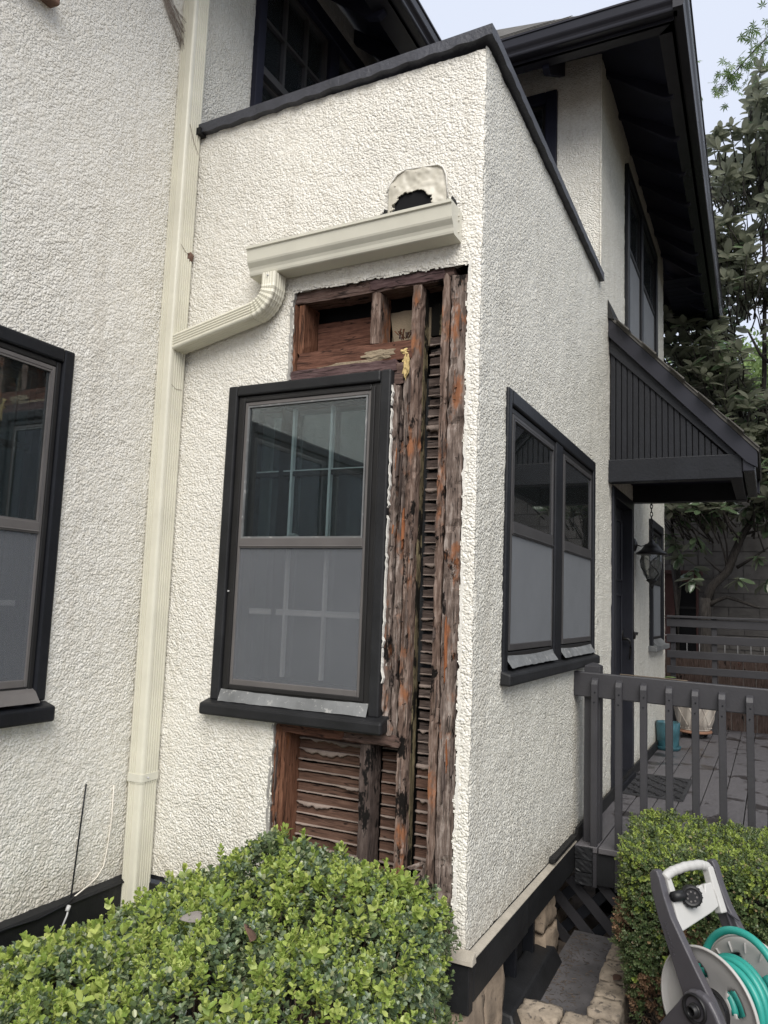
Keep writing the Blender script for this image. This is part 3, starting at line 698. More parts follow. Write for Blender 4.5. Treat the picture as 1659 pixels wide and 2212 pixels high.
m_ = MB(); m_.hexa([pt(-2.55, -0.02, 0.752), pt(-0.592, -0.02, 0.752), pt(-0.592, 0.06, 0.748), pt(-2.55, 0.06, 0.748)], [pt(-2.55, -0.02, 0.832), pt(-0.592, -0.02, 0.832), pt(-0.592, 0.06, 0.81), pt(-2.55, 0.06, 0.81)])
part('sill', m_, M['black'], winA, bevel=0.010)
# end of the sill of the window above
m_ = MB(); m_.hexa([pt(-2.0, 0, 3.685), pt(-0.88, 0, 3.685), pt(-0.88, 0.06, 3.68), pt(-2.0, 0.06, 3.68)], [pt(-2.0, 0, 3.75), pt(-0.88, 0, 3.75), pt(-0.88, 0.06, 3.735), pt(-2.0, 0.06, 3.735)])
part('upper_sill', m_, M['dry_leaf'], house, bevel=0.008)

# upper window on A (over the flat roof)
m_ = MB(); bx(m_, 0.465, 0.535, -0.02, 0.040, 3.46, 5.22); bx(m_, 2.14, 2.21, -0.02, 0.04, 3.46, 5.22); bx(m_, 0.535, 2.14, -0.02, 0.042, 5.10, 5.22); bx(m_, 1.27, 1.38, -0.02, 0.036, 3.46, 5.10)
winF = part('window', m_, M['soffit'], house, bevel=0.006, label='upper window with six light sash above the porch roof')
def lite_sash(win, u0, u1, zm, zt, zb):
    m = MB(); ring(m, bx, u0, u1, zm, zt, 0.022, -0.03, 0.008, 0.03, 0.05); part('sash', m, M['window_c'], win, bevel=0.003)
    for i in (1, 2):
        u = u0+(u1-u0)*i/3; m = MB(); bx(m, u-0.011, u+0.011, -0.022, 0.004, zm+0.05, zt-0.03); part('muntin', m, M['window_c'], win)
    z = (zm+zt)/2; m = MB(); bx(m, u0+0.022, u1-0.022, -0.021, 0.003, z-0.010, z+0.010); part('muntin', m, M['window_c'], win)
    m = MB(); bx(m, u0+0.01, u1-0.01, -0.026, -0.023, zm+0.02, zt-0.01); part('pane', m, M['glass_hi'], win)
    m = MB(); ring(m, bx, u0, u1, zb, zm+0.02, 0.022, -0.07, -0.032, 0.03, 0.05); part('sash', m, M['metal_trim'], win)
    m = MB(); bx(m, u0+0.01, u1-0.01, -0.060, -0.057, zb+0.02, zm+0.0); part('pane', m, M['glass_hi'], win)
lite_sash(winF, 0.54, 1.265, 4.38, 5.095, 3.55); lite_sash(winF, 1.385, 2.135, 4.38, 5.095, 3.55)
room(winF, bx, pt, 0.54, 2.135, 3.5, 5.1, 0.5, 'dark', False)

# tower front window
bx, pt = frame_fn((0, 2.43, 0), (1, 0, 0), (0, -1, 0))
m_ = MB(); ring(m_, bx, -1.22, -0.310, 3.47, 5.11, 0.085, -0.02, 0.035)
winG = part('window', m_, M['soffit'], house, bevel=0.006, label='dark upper front window half hidden by the parapet')
sash_unit(winG, bx, pt, -1.13, -0.40, 3.56, 4.3, 5.02, 2, 2, (M['dark_metal'], M['screen_c'], M['glass_hi']), lock=False)
room(winG, bx, pt, -1.12, -0.41, 3.56, 5.0, 0.5, 'dark', False)

# ------------------------------------------------------------------ opened wall cavity
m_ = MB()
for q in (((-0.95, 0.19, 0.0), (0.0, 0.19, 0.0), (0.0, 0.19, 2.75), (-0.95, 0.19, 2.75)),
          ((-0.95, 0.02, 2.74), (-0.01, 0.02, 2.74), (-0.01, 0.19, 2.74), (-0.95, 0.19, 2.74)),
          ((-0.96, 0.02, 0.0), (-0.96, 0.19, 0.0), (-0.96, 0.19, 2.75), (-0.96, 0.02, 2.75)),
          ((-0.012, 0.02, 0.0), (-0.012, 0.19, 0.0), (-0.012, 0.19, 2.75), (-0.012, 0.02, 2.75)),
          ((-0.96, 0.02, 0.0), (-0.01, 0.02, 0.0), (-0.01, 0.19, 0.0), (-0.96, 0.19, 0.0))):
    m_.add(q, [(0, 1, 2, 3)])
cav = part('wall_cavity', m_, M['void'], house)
def rough_bar(name, mat, axis, a0, a1, c0, c1, d0, d1, seed, amp=0.003, segs=None, parent=cav, taper=0.0, bite=0.0):
    """bar along axis ('z' or 'x'); c = other in-plane range, d = y range; edges eroded by noise"""
    rg = np.random.RandomState(seed); L_ = a1-a0; n_ = segs or max(6, int(L_/0.028)); mb = MB(); ringpts = []
    base = [(0, 0), (.5, 0), (1, 0), (1, .5), (1, 1), (0, 1), (0, .5)]
    ph = rg.rand(7)*6
    for i in range(n_+1):
        t = i/n_; a = a0+L_*t
        r = []
        for k, (p, q) in enumerate(base):
            jc = rg.randn()*amp*0.42 + amp*0.5*math.sin(ph[k]+i*0.23)
            jd = abs(rg.randn())*amp*0.55
            c = c0+(c1-c0)*p + jc*(1 if p in (0, 1) else 0.2); d = d0+(d1-d0)*q + (jd if q == 0 else 0)
            if bite and q == 0 and rg.rand() < bite: d += rg.rand()*0.013
            ja = rg.randn()*amp*(2.5 if i in (0, n_) else .3)
            r.append((c, d, a+ja) if axis == 'z' else (a+ja, d, c))
        ringpts.append(r)
    k = len(base); b = []
    for r in ringpts: b += r
    fs = [(i*k+j, i*k+(j+1) % k, (i+1)*k+(j+1) % k, (i+1)*k+j) for i in range(n_) for j in range(k)]
    fs += [tuple(range(k)), tuple(range(n_*k, n_*k+k))]
    mb.add(b, fs)
    return part(name, mb, mat, parent)
# header area
rough_bar('top_plate', M['beam_dark'], 'x', -0.935, -0.125, 2.632, 2.690, 0.014, 0.115, 1, 0.003)
rough_bar('top_plate', M['beam_purple'], 'x', -0.52, -0.17, 2.640, 2.686, 0.006, 0.020, 31, 0.004)
rough_bar('jack_stud', M['stud_red'], 'z', 2.29, 2.632, -0.924, -0.897, 0.010, 0.09, 2, 0.003)
rough_bar('jack_stud', M['stud_red'], 'z', 2.392, 2.63, -0.893, -0.864, 0.022, 0.150, 3, 0.002)
rough_bar('cripple_stud', M['stud_z'], 'z', 2.398, 2.632, -0.516, -0.472, 0.018, 0.13, 4, 0.003)
rough_bar('header', M['beam_red'], 'x', -0.884, -0.315, 2.312, 2.394, 0.016, 0.12, 5, 0.002)
rough_bar('header', M['beam_purple'], 'x', -0.945, -0.385, 2.262, 2.311, 0.004, 0.10, 6, 0.003)
rough_bar('blocking_board', M['beam_red'], 'x', -0.86, -0.515, 2.40, 2.572, 0.135, 0.165, 7, 0.001)
rough_bar('plaster_board', M['tan_board'], 'x', -0.47, -0.27, 2.40, 2.578, 0.140, 0.165, 8, 0.003)
# trim strips right of the window
rough_bar('trim_strip', M['stud_grey'], 'z', 0.80, 2.195, -0.386, -0.360, 0.006, 0.07, 9, 0.004, bite=0.1)
rough_bar('trim_strip', M['beam_dark'], 'z', 2.20, 2.285, -0.386, -0.345, 0.012, 0.08, 10, 0.004)
rough_bar('trim_strip', M['stud_grey'], 'z', 0.74, 1.955, -0.351, -0.322, 0.018, 0.075, 11, 0.0045, bite=0.15)
rough_bar('trim_strip', M['stud_grey'], 'z', 1.97, 2.30, -0.350, -0.320, 0.028, 0.08, 12, 0.004)
# king stud and corner studs
rough_bar('king_stud', M['stud_z'], 'z', 0.05, 2.632, -0.313, -0.274, 0.012, 0.060, 13, 0.0035, bite=0.08)
rough_bar('king_stud', M['stud_lime'], 'z', 0.05, 2.632, -0.3125, -0.272, 0.061, 0.100, 14, 0.002)
rough_bar('corner_stud', M['stud_z'], 'z', 0.05, 2.640, -0.174, -0.140, 0.010, 0.12, 15, 0.0035, bite=0.06)
rough_bar('corner_stud', M['stud_grey'], 'z', 0.05, 2.655, -0.132, -0.060, 0.006, 0.12, 16, 0.004, bite=0.10)
# lower bay
rough_bar('jack_stud', M['stud_red'], 'z', 0.04, 0.735, -0.905, -0.868, 0.012, 0.07, 17, 0.004, bite=0.15)
rough_bar('jack_stud', M['stud_red'], 'z', 0.04, 0.735, -0.866, -0.846, 0.016, 0.16, 18, 0.001)
rough_bar('rough_sill', M['beam_red'], 'x', -0.865, -0.318, 0.702, 0.738, 0.010, 0.15, 19, 0.003)
rough_bar('rough_sill', M['beam_dark'], 'x', -0.56, -0.318, 0.705, 0.745, 0.000, 0.012, 40, 0.005)
rough_bar('sill_stub', M['stud_grey'], 'x', -0.372, -0.338, 0.748, 0.805, -0.006, 0.09, 20, 0.005)
rough_bar('cripple_stud', M['stud_dark'], 'z', 0.05, 0.703, -0.478, -0.430, 0.014, 0.11, 21, 0.003)
rough_bar('sole_plate', M['beam_dark'], 'x', -0.90, -0.058, 0.015, 0.060, 0.004, 0.14, 22, 0.004)
rough_bar('sole_plate', M['beam_dark'], 'x', -0.22, -0.055, 0.05, 0.12, -0.006, 0.02, 41, 0.006)
# lath and squeezed plaster keys, one strip per bay
def lath_strip(x0, x1, z0, z1, y, mat, seed):
    rg = np.random.RandomState(seed); mb = MB(); n_ = max(3, int((x1-x0)/0.06)); tilt = 0.007*rg.randn()
    top, bot = [], []
    yo = y + 0.004*rg.randn(); z1 = z1 - 0.006*rg.rand(); z0 = z0 + 0.003*rg.randn()
    for i in range(n_+1):
        x = x0+(x1-x0)*i/n_; dz = tilt*(i/n_-.5)
        top.append((x, z1+dz+0.0012*rg.randn())); bot.append((x, z0+dz+0.0012*rg.randn()))
    vs_ = []
    for (xa, za), (xb, zb_) in zip(bot, top):
        vs_ += [(xa, yo, za), (xb, yo+0.001, zb_), (xb, yo+0.012, zb_), (xa, yo+0.012, za)]
    fs = [(4*i+j, 4*i+(j+1) % 4, 4*i+4+(j+1) % 4, 4*i+4+j) for i in range(n_) for j in range(4)] + [(0, 1, 2, 3), (4*n_, 4*n_+1, 4*n_+2, 4*n_+3)]
    mb.add(vs_, fs); part('lath', mb, mat, cav)
def key_strip(x0, x1, z, y, amp, seed):
    rg = np.random.RandomState(seed); n_ = max(5, int((x1-x0)/0.009)); mb = MB(); path = []; sect = []
    w = 0
    for i in range(n_+1):
        w = 0.86*w + rg.randn()*0.42; hgt = 0.0022+amp*1.15*max(0, 0.30+0.75*w+0.45*math.sin(i*0.16+seed))
        x = x0+(x1-x0)*i/n_
        path.append((x, y, z)); out = 0.004+0.5*hgt
        sect.append([(0.006, 0.004), (-out, 0.003), (-out*1.25, -hgt*0.55), (-out*0.6, -hgt), (0.004, -hgt*0.6)])
    mb.sweep(path, [[(-a, b) for a, b in s_] for s_ in sect]); part('plaster_key', mb, M['plaster'], cav, smooth=True)
bays_low = [(-0.846, -0.474, M['lath']), (-0.434, -0.309, M['lath'])]
z = 0.075; r_ = 0
while z < 0.69:
    for bi, (a, b, mt) in enumerate(bays_low):
        lath_strip(a, b, z, z+0.0395, 0.135, mt, 500+r_*7+bi)
        key_strip(a, b, z+0.001, 0.133, [0.003, 0.010, 0.005, 0.002, 0.008][(r_*3+bi*2) % 5], 900+r_*5+bi)
    z += 0.0455; r_ += 1
z = 0.075; r_ = 0
while z < 2.44:
    lath_strip(-0.272, -0.172, z, z+0.037+0.003*math.sin(r_*2.1), 0.128+0.004*math.sin(r_*1.7), M['lath'] if z < 0.6 else M['lath_dark'], 1500+r_)
    key_strip(-0.272, -0.172, z+0.001, 0.126, [0.002, 0.009, 0.006, 0.003, 0.012, 0.002, 0.007][(r_*4) % 7], 1900+r_)
    z += 0.0455; r_ += 1
m_ = MB(); m_.box(-0.272, -0.176, 0.128, 0.15, 2.44, 2.585); part('plaster_board', m_, M['stud_lime'], cav)
rgs = random.Random(31)
for (xa, xb, yf, n_s) in ((-0.386, -0.318, 0.010, 16), (-0.313, -0.274, 0.008, 7), (-0.174, -0.140, 0.006, 6), (-0.132, -0.060, 0.002, 11), (-0.905, -0.870, 0.006, 4)):
    for i in range(n_s):
        x = rgs.uniform(xa, xb-.004); L_ = rgs.uniform(.05, .30); z0_ = rgs.uniform(.08, 2.5-L_) if xa < -.9 or xa > -.38 else rgs.uniform(.80, 2.15-L_)
        if xa < -.9: z0_ = rgs.uniform(.1, .68-L_) if L_ < .5 else .2
        w_ = rgs.uniform(.003, .011); le = rgs.uniform(-.004, .004); d_ = rgs.uniform(.002, .007)
        m_ = MB(); m_.hexa([(x, yf-d_*.3, z0_), (x+w_*.4, yf-d_*.3, z0_+.01), (x+w_*.4, yf+.01, z0_+.01), (x, yf+.01, z0_)], [(x+le, yf-d_*.3, z0_+L_*.9), (x+le+w_*.5, yf-d_*.3, z0_+L_), (x+le+w_*.5, yf+.01, z0_+L_), (x+le, yf+.01, z0_+L_*.9)])
        m_.hexa([(x-.001, yf-d_, z0_+L_*.2), (x+w_, yf-d_, z0_+L_*.25), (x+w_, yf+.01, z0_+L_*.25), (x-.001, yf+.01, z0_+L_*.2)], [(x+le, yf-d_, z0_+L_*.75), (x+le+w_, yf-d_, z0_+L_*.7), (x+le+w_, yf+.01, z0_+L_*.7), (x+le, yf+.01, z0_+L_*.75)])
        part('wood_sliver', m_, M[rgs.choice(['stud_grey', 'stud_z', 'stud_dark', 'stud_dark', 'rot_orange', 'stud_grey'])], cav)
for i in range(26):
    m_ = MB(); x = rgs.choice([rgs.uniform(-.31, -.28), rgs.uniform(-.17, -.145), rgs.uniform(-.13, -.07), rgs.uniform(-.38, -.33)]); z = rgs.uniform(.85, 2.2)
    m_.tube([(x, 0.012, z), (x+rgs.uniform(-.004, .004), -0.008, z-.003)], .0016, 5, up=(1, 0, 0)); part('nail', m_, M['iron'], cav)
# yellow foam, debris
def blob(name, c, r, mat, seed, parent, sub=2, amp=0.3):
    rg = np.random.RandomState(seed); bm = bmesh.new(); bmesh.ops.create_icosphere(bm, subdivisions=sub, radius=1)
    for v in bm.verts:
        k = 1+amp*rg.randn()*0.6; v.co = Vector((v.co.x*r[0]*k, v.co.y*r[1]*k, v.co.z*r[2]*k)) + Vector(c)
    me = bpy.data.meshes.new(name); bm.to_mesh(me); bm.free(); return put(name, me, mat, parent)
blob('foam_patch', (-0.336, 0.020, 2.285), (0.016, 0.012, 0.055), M['foam'], 3, cav, 3)
blob('foam_patch', (-0.345, 0.024, 2.345), (0.024, 0.012, 0.016), M['foam'], 4, cav, 3)
blob('mortar_smear', (-0.47, 0.016, 2.345), (0.075, 0.005, 0.022), M['tan_board'], 5, cav, 3, 0.35)
blob('mortar_smear', (-0.60, 0.012, 2.315), (0.13, 0.004, 0.010), M['tan_board'], 6, cav, 3, 0.35)
for i in range(16):
    rg = random.Random(i); x = -0.40+0.09*rg.random(); zc = 2.408+0.012*rg.random(); a = rg.uniform(-.9, .9); l = rg.uniform(.02, .05)
    m_ = MB(); m_.hexa([(x, 0.05, zc), (x+.004, 0.05, zc), (x+.004, .054, zc), (x, .054, zc)], [(x+l*sin(a), 0.03, zc+l*cos(a)*.8), (x+l*sin(a)+.006, 0.03, zc+l*cos(a)*.8), (x+l*sin(a)+.006, .036, zc+l*cos(a)*.8), (x+l*sin(a), .036, zc+l*cos(a)*.8)])
    part('wood_splinter', m_, M['stud_red'] if i % 2 else M['stud_grey'], cav)
for i in range(7):
    rg = random.Random(50+i); x = -0.265+0.07*rg.random(); zc = 0.175+0.03*i*0.5; a = rg.uniform(.2, 1.2); l = rg.uniform(.05, .10)
    m_ = MB(); w_ = rg.uniform(.006, .018)
    m_.hexa([(x, 0.02, zc), (x+w_, 0.03, zc-.01), (x+w_, .04, zc-.01), (x, .03, zc)], [(x+l*sin(a), 0.05, zc+l*cos(a)), (x+l*sin(a)+w_, 0.05, zc+l*cos(a)-.01), (x+l*sin(a)+w_, .056, zc+l*cos(a)-.01), (x+l*sin(a), .056, zc+l*cos(a))])
    part('broken_lath', m_, M['stud_grey'], cav)
# cut stucco edges of the opening
def edge_strip(pts_, mat, seed, y0=-0.004, y1=0.032, w=0.007):
    rg = np.random.RandomState(seed); mb = MB(); P_ = []
    for (a, b) in zip(pts_[:-1], pts_[1:]):
        n_ = max(2, int((Vector(b)-Vector(a)).length/0.02))
        P_ += [(a[0]+(b[0]-a[0])*i/n_, a[1]+(b[1]-a[1])*i/n_) for i in range(n_)]
    P_.append(pts_[-1])
    ring_ = []
    for i, (x, z) in enumerate(P_):
        j = rg.randn()*0.003; k = rg.randn()*0.003
        ring_.append([(x+j-w, y0, z+k-w*0.3), (x+j+w, y0, z+k+w*0.3), (x+j+w, y1, z+k+w*.3), (x+j-w, y1, z+k-w*.3)])
    vs_ = sum(ring_, []); n_ = len(P_)-1
    mb.add(vs_, [(4*i+j, 4*i+(j+1) % 4, 4*i+4+(j+1) % 4, 4*i+4+j) for i in range(n_) for j in range(4)])
    part('stucco_edge', mb, mat, house)
edge_strip([(-0.921, 2.27), (-0.919, 2.66), (-0.910, 2.688)], M['stucco_edge'], 1)
edge_strip([(-0.912, 2.690), (-0.50, 2.692), (-0.055, 2.690)], M['stucco_edge'], 2, w=0.003)
edge_strip([(-0.050, 2.69), (-0.049, 1.4), (-0.047, 0.03)], M['white_edge'], 3, y1=0.02, w=0.006)
edge_strip([(-0.906, 0.03), (-0.906, 0.74)], M['stucco_edge'], 4)
edge_strip([(-0.3835, 0.95), (-0.3835, 1.5), (-0.3835, 2.2)], M['white_edge'], 5, y0=-0.012, y1=0.004, w=0.0022)

# ------------------------------------------------------------------ gutter, elbow, downspout, scupper plate
def kprof(h=0.128, d=0.125):
    # outline in (out, z): back top -> back bottom -> front bottom -> ogee -> lip
    k = h/0.128; e = d-0.125
    return [(0.0, h), (0.0, 0.0), (0.078+e, 0.0), (0.085+e, 0.004*k), (0.088+e, 0.012*k), (0.090+e, 0.024*k), (0.095+e, 0.036*k), (0.103+e, 0.046*k), (0.109+e, 0.054*k), (0.112+e, 0.062*k), (0.117+e, 0.112*k), (d, 0.116*k), (d, h), (d-0.012, h), (d-0.014, h-0.004)]
def gutter(name, parent, p0, p1, out, mat, smooth=False, caps=True, h=0.128, d=0.125):
    p0, p1, out = Vector(p0), Vector(p1), Vector(out); Z = Vector((0, 0, 1)); pr_ = kprof(h, d); mb = MB()
    th = 0.0025
    inner = [(min(max(o+(-th if o > 0.02 else th), th), d-th), max(z, 0)+(th if z < h*0.5 else 0)) for o, z in pr_]
    for P_ in (pr_, inner):
        a = [p0+out*o+Z*z for o, z in P_]; b = [p1+out*o+Z*z for o, z in P_]; n_ = len(P_)
        mb.add(a+b, [(i, i+1, n_+i+1, n_+i) for i in range(n_-1)])
    if caps:
        n_ = 13
        for q in (p0, p1):
            a = [q+out*o+Z*z for o, z in pr_[:n_]]; mb.add(a, [tuple(range(n_))])
            t = (p1-p0).normalized()*(0.003 if q is p1 else -0.003)
            rim = [q+t+out*o+Z*z for o, z in pr_[:n_]]; mb.add(a+rim, [(i, (i+1) % n_, n_+(i+1) % n_, n_+i) for i in range(n_)] + [tuple(range(n_, 2*n_))])
    return part(name, mb, mat, parent)
gut = gutter('gutter', house, (-1.098, -0.012, 2.752), (-0.090, -0.012, 2.772), (0, -1, 0), M['gutter'], h=0.132)
for x in (-0.10,):
    for z in (2.80, 2.85, 2.87):
        m_ = MB(); m_.lathe([(0.0001, 0.006), (0.003, 0.005), (0.004, 0)], (-0.087, -0.05-0.02*(z-2.8), z), 8, 'x'); part('rivet', m_, M['plate'], gut)
def corr_sect(wx, wy, n_fl, depth=0.004, r=0.012, sides='all'):
    """rounded rectangle with fluted sides"""
    P_ = []
    hw, hh = wx/2, wy/2
    def side(ax, ay, bx_, by_, nx, ny):
        L_ = math.hypot(bx_-ax, by_-ay)
        k = n_fl*4
        for i in range(k+1):
            t = i/k
            ph = t*n_fl*2*pi
            off = -depth*(0.5-0.5*cos(ph))**0.7 if 0 < t < 1 else 0
            P_.append((ax+(bx_-ax)*t+nx*off, ay+(by_-ay)*t+ny*off))
    def corner(cx_, cy_, a0):
        for i in range(1, 4):
            a = a0+i*pi/8; P_.append((cx_+r*cos(a), cy_+r*sin(a)))
    side(hw, -hh+r, hw, hh-r, 1, 0); corner(hw-r, hh-r, 0)
    side(hw-r, hh, -hw+r, hh, 0, 1); corner(-hw+r, hh-r, pi/2)
    side(-hw, hh-r, -hw, -hh+r, -1, 0); corner(-hw+r, -hh+r, pi)
    side(-hw+r, -hh, hw-r, -hh, 0, -1); corner(hw-r, -hh+r, 3*pi/2)
    return P_
# vertical downspout in the inner corner
DX, DY = -1.569, -0.068
def spout_sect(wx, wy):
    hx, hy, r_ = wx/2, wy/2, 0.013; P_ = []
    def fl(n_, a, b, n):      # n grooves between a and b along one side
        out = []
        for i in range(n_):
            t0 = a+(b-a)*i/n_; w_ = (b-a)/n_
            out += [(t0, 0), (t0+w_*.30, 0), (t0+w_*.45, n), (t0+w_*.75, n), (t0+w_*.90, 0)]
        return out
    def corner(cx_, cy_, a0):
        for i in range(0, 5): P_.append((cx_+r_*cos(a0+i*pi/8), cy_+r_*sin(a0+i*pi/8)))
    for t, o in fl(5, -hy+r_+.008, hy-r_-.004, -0.005): P_.append((hx+o, t))
    corner(hx-r_, hy-r_, 0); corner(-hx+r_, hy-r_, pi/2); corner(-hx+r_, -hy+r_, pi)
    for t, o in fl(3, -hx+r_+.002, 0.004, 0.0045): P_.append((t, -hy+o))
    corner(hx-r_, -hy+r_, 3*pi/2)
    return P_
sec = spout_sect(0.088, 0.112)
# two lengths joined by a crimp
m_ = MB(); m_.sweep([(DX+0.012, DY, 0.42), (DX, DY, 2.6), (DX-0.004, DY, 5.4)], [(-a, b) for a, b in sec], up=(0, 1, 0))
ds = part('downspout', m_, M['downspout'], house)
m_ = MB(); sec2 = [(-a*0.96, b*0.96) for a, b in sec]; m_.sweep([(DX+0.018, DY, -0.40), (DX+0.012, DY, 0.425)], sec2, up=(0, 1, 0)); part('lower_length', m_, M['downspout'], ds)
def rrect(wx, wy, r, k=4):
    P_ = []
    for cx_, cy_, a0 in ((wx/2-r, wy/2-r, 0), (-wx/2+r, wy/2-r, pi/2), (-wx/2+r, -wy/2+r, pi), (wx/2-r, -wy/2+r, 3*pi/2)):
        for i in range(k+1):
            a = a0+i*(pi/2)/k; P_.append((cx_+r*cos(a), cy_+r*sin(a)))
    return P_
m_ = MB(); m_.sweep([(DX+0.011, DY, 0.428), (DX+0.011, DY, 0.462)], rrect(0.094, 0.118, 0.014), up=(0, 1, 0)); part('strap', m_, M['gutter'], ds)
for z in (0.445,):
    m_ = MB(); m_.lathe([(0.0001, 0.006), (0.004, 0.005), (0.005, 0)], (DX+0.060, DY-0.02, z), 8, 'x'); part('screw', m_, M['steel'], ds)
for (za, zb_) in ((3.62, 3.50), (2.985, 2.96), (2.28, 2.27)):
    m_ = MB(); m_.tube([(DX+0.0455, -0.105, za), (DX+0.0455, -0.07, (za+zb_)/2-0.012), (DX+0.0455, -0.03, zb_)], 0.0012, 4); part('scratch', m_, M['dry_leaf'], ds)
# branch from the gutter
m_ = MB()
sx = corr_sect(0.078, 0.098, 4, 0.0045, 0.014)
E0 = Vector((-0.985, -0.068, 2.752))
path = [E0, E0+Vector((0, 0, -0.055))]
cen = E0+Vector((-0.115, 0, -0.055)); ang1 = radians(78)
for i in range(1, 15):
    a = ang1*i/14; path.append(cen+Vector((0.115*cos(a), 0, -0.115*sin(a))))
part_end = path[-1]; dirv = Vector((-sin(ang1), 0, -cos(ang1)))
endp = part_end + dirv*((part_end.x-(DX+0.03))/sin(ang1))
path2 = [part_end, part_end+dirv*0.05, endp]
sects = []
for i in range(len(path)):
    k = 1.0+(0.035 if (i > 1 and i % 2 == 0) else 0.0)-(0.025 if (i > 1 and i % 2 == 1) else 0)
    sects.append([(a*k, b*k) for a, b in sx])
m_.sweep(path, sects, up=(0, 1, 0)); elb = part('elbow', m_, M['downspout'], gut)
m_ = MB(); m_.sweep(path2, [(a*1.01, b*1.01) for a, b in sx], up=(0, 1, 0)); part('branch_pipe', m_, M['downspout'], gut)
m_ = MB(); m_.lathe([(0.0001, -0.006), (0.004, -0.005), (0.005, 0)], (-0.985, -0.117, 2.735), 8, 'y'); part('screw', m_, M['steel'], gut)
# scupper plate
poly = [(-0.432, 2.93), (-0.438, 2.99), (-0.434, 3.06), (-0.424, 3.098), (-0.398, 3.128), (-0.365, 3.144), (-0.30, 3.148), (-0.20, 3.136), (-0.178, 3.118), (-0.164, 3.085), (-0.152, 2.985), (-0.160, 2.94), (-0.206, 2.945), (-0.214, 2.985), (-0.222, 3.022), (-0.236, 3.030), (-0.250, 3.024), (-0.268, 3.044), (-0.292, 3.050), (-0.318, 3.040), (-0.338, 3.044), (-0.366, 3.022), (-0.382, 3.020), (-0.398, 2.992), (-0.416, 2.975), (-0.420, 2.93)]
nu_, nz_ = 74, 56; xs_ = np.linspace(-0.445, -0.145, nu_); zs_ = np.linspace(2.93, 3.155, nz_); X_, Z_ = np.meshgrid(xs_, zs_, indexing='ij')
def plate_in(x, z):
    jx = (vnoise(x, z, 0.018, 601)-.5)*0.012 + (vnoise(x, z, 0.007, 602)-.5)*0.006
    ax_ = np.abs(x+0.295)/0.138; az_ = np.clip((z-3.03)/0.118, 0, None)
    shape = (np.clip(ax_, 0, None)**4 + az_**4 < 1.0)
    hole = (((x+0.312+jx*2)/0.098)**2 + ((z-2.955)/(0.092+jx*1.6))**2 < 1.0) & (z < 3.06)
    return shape & ~hole
Y_ = -0.020 - 0.012*(vnoise(X_, Z_, 0.06, 603)-.5) - 0.006*(vnoise(X_, Z_, 0.02, 604)-.5) - 0.020*np.clip(1-np.hypot((X_+0.312)/0.13, (Z_-2.96)/0.115), 0, 1)
idx = np.arange(nu_*nz_).reshape(nu_, nz_); F = np.stack([idx[:-1, :-1], idx[1:, :-1], idx[1:, 1:], idx[:-1, 1:]], -1).reshape(-1, 4)
F = F[plate_in(((X_[:-1, :-1]+X_[1:, 1:])/2).ravel(), ((Z_[:-1, :-1]+Z_[1:, 1:])/2).ravel())]
sc = put('scupper_plate', fast_mesh('scupper_plate', np.stack([X_, Y_, Z_], -1).reshape(-1, 3), F, True), M['plate'], house); q_ = sc.modifiers.new('solid', 'SOLIDIFY'); q_.thickness = 0.003; q_.offset = -1
m_ = MB(); m_.prism([(-0.40, -0.016, 2.90), (-0.20, -0.016, 2.90), (-0.205, -0.016, 3.04), (-0.30, -0.016, 3.06), (-0.40, -0.016, 3.03)], (0, 0.002, 0)); part('scupper_hole', m_, M['void'], sc)
blob('tar_smear', (-0.425, -0.006, 2.95), (0.045, 0.008, 0.035), M['tar'], 8, sc, 3, 0.4)
blob('tar_smear', (-0.135, -0.006, 2.93), (0.022, 0.008, 0.045), M['tar'], 9, sc, 3, 0.4)
m_ = MB(); m_.tube([(-0.440+0.012*0, -0.023, 3.06), (-0.425, -0.023, 3.10), (-0.392, -0.023, 3.137), (-0.35, -0.023, 3.151), (-0.20, -0.023, 3.139), (-0.176, -0.023, 3.123), (-0.16, -0.023, 3.086), (-0.15, -0.023, 2.98)], 0.004, 6, up=(0, 1, 0)); part('caulk_bead', m_, M['white_edge'], sc, smooth=True)
for x, z in ((-0.40, 3.085), (-0.30, 3.128)):
    m_ = MB(); m_.lathe([(0.0001, -0.006), (0.004, -0.005), (0.006, 0)], (x, -0.022, z), 8, 'y'); part('screw', m_, M['plate'], sc)

# ------------------------------------------------------------------ roofs
EZ = 4.99
# tower roof --------------------------------------------------------
c0, c1, c2 = Vector((0.56, 1.88, EZ)), Vector((0.47, 7.6, EZ)), Vector((-W, 1.88, EZ))
tr_ = MB(); RS = 0.94
apexA = Vector((-1.3, 1.88+1.95, EZ+0.14+1.95*RS)); apexB = Vector((-1.3, 7.6-1.9, EZ+0.14+1.95*RS))
up_ = Vector((0, 0, 0.145))
tr_.add([c0+up_, c1+up_, apexB, apexA], [(0, 1, 2, 3)]); tr_.add([c0+up_, apexA, (-2.6, 3.83, apexA.z), (-2.6, 1.88, EZ+0.145)], [(0, 1, 2, 3)]); tr_.add([c1+up_, (-2.6, 7.6, EZ+.145), (-2.6, 5.7, apexB.z), apexB], [(0, 1, 2, 3)])
roof = part('roof', tr_, M['shingle'], house)
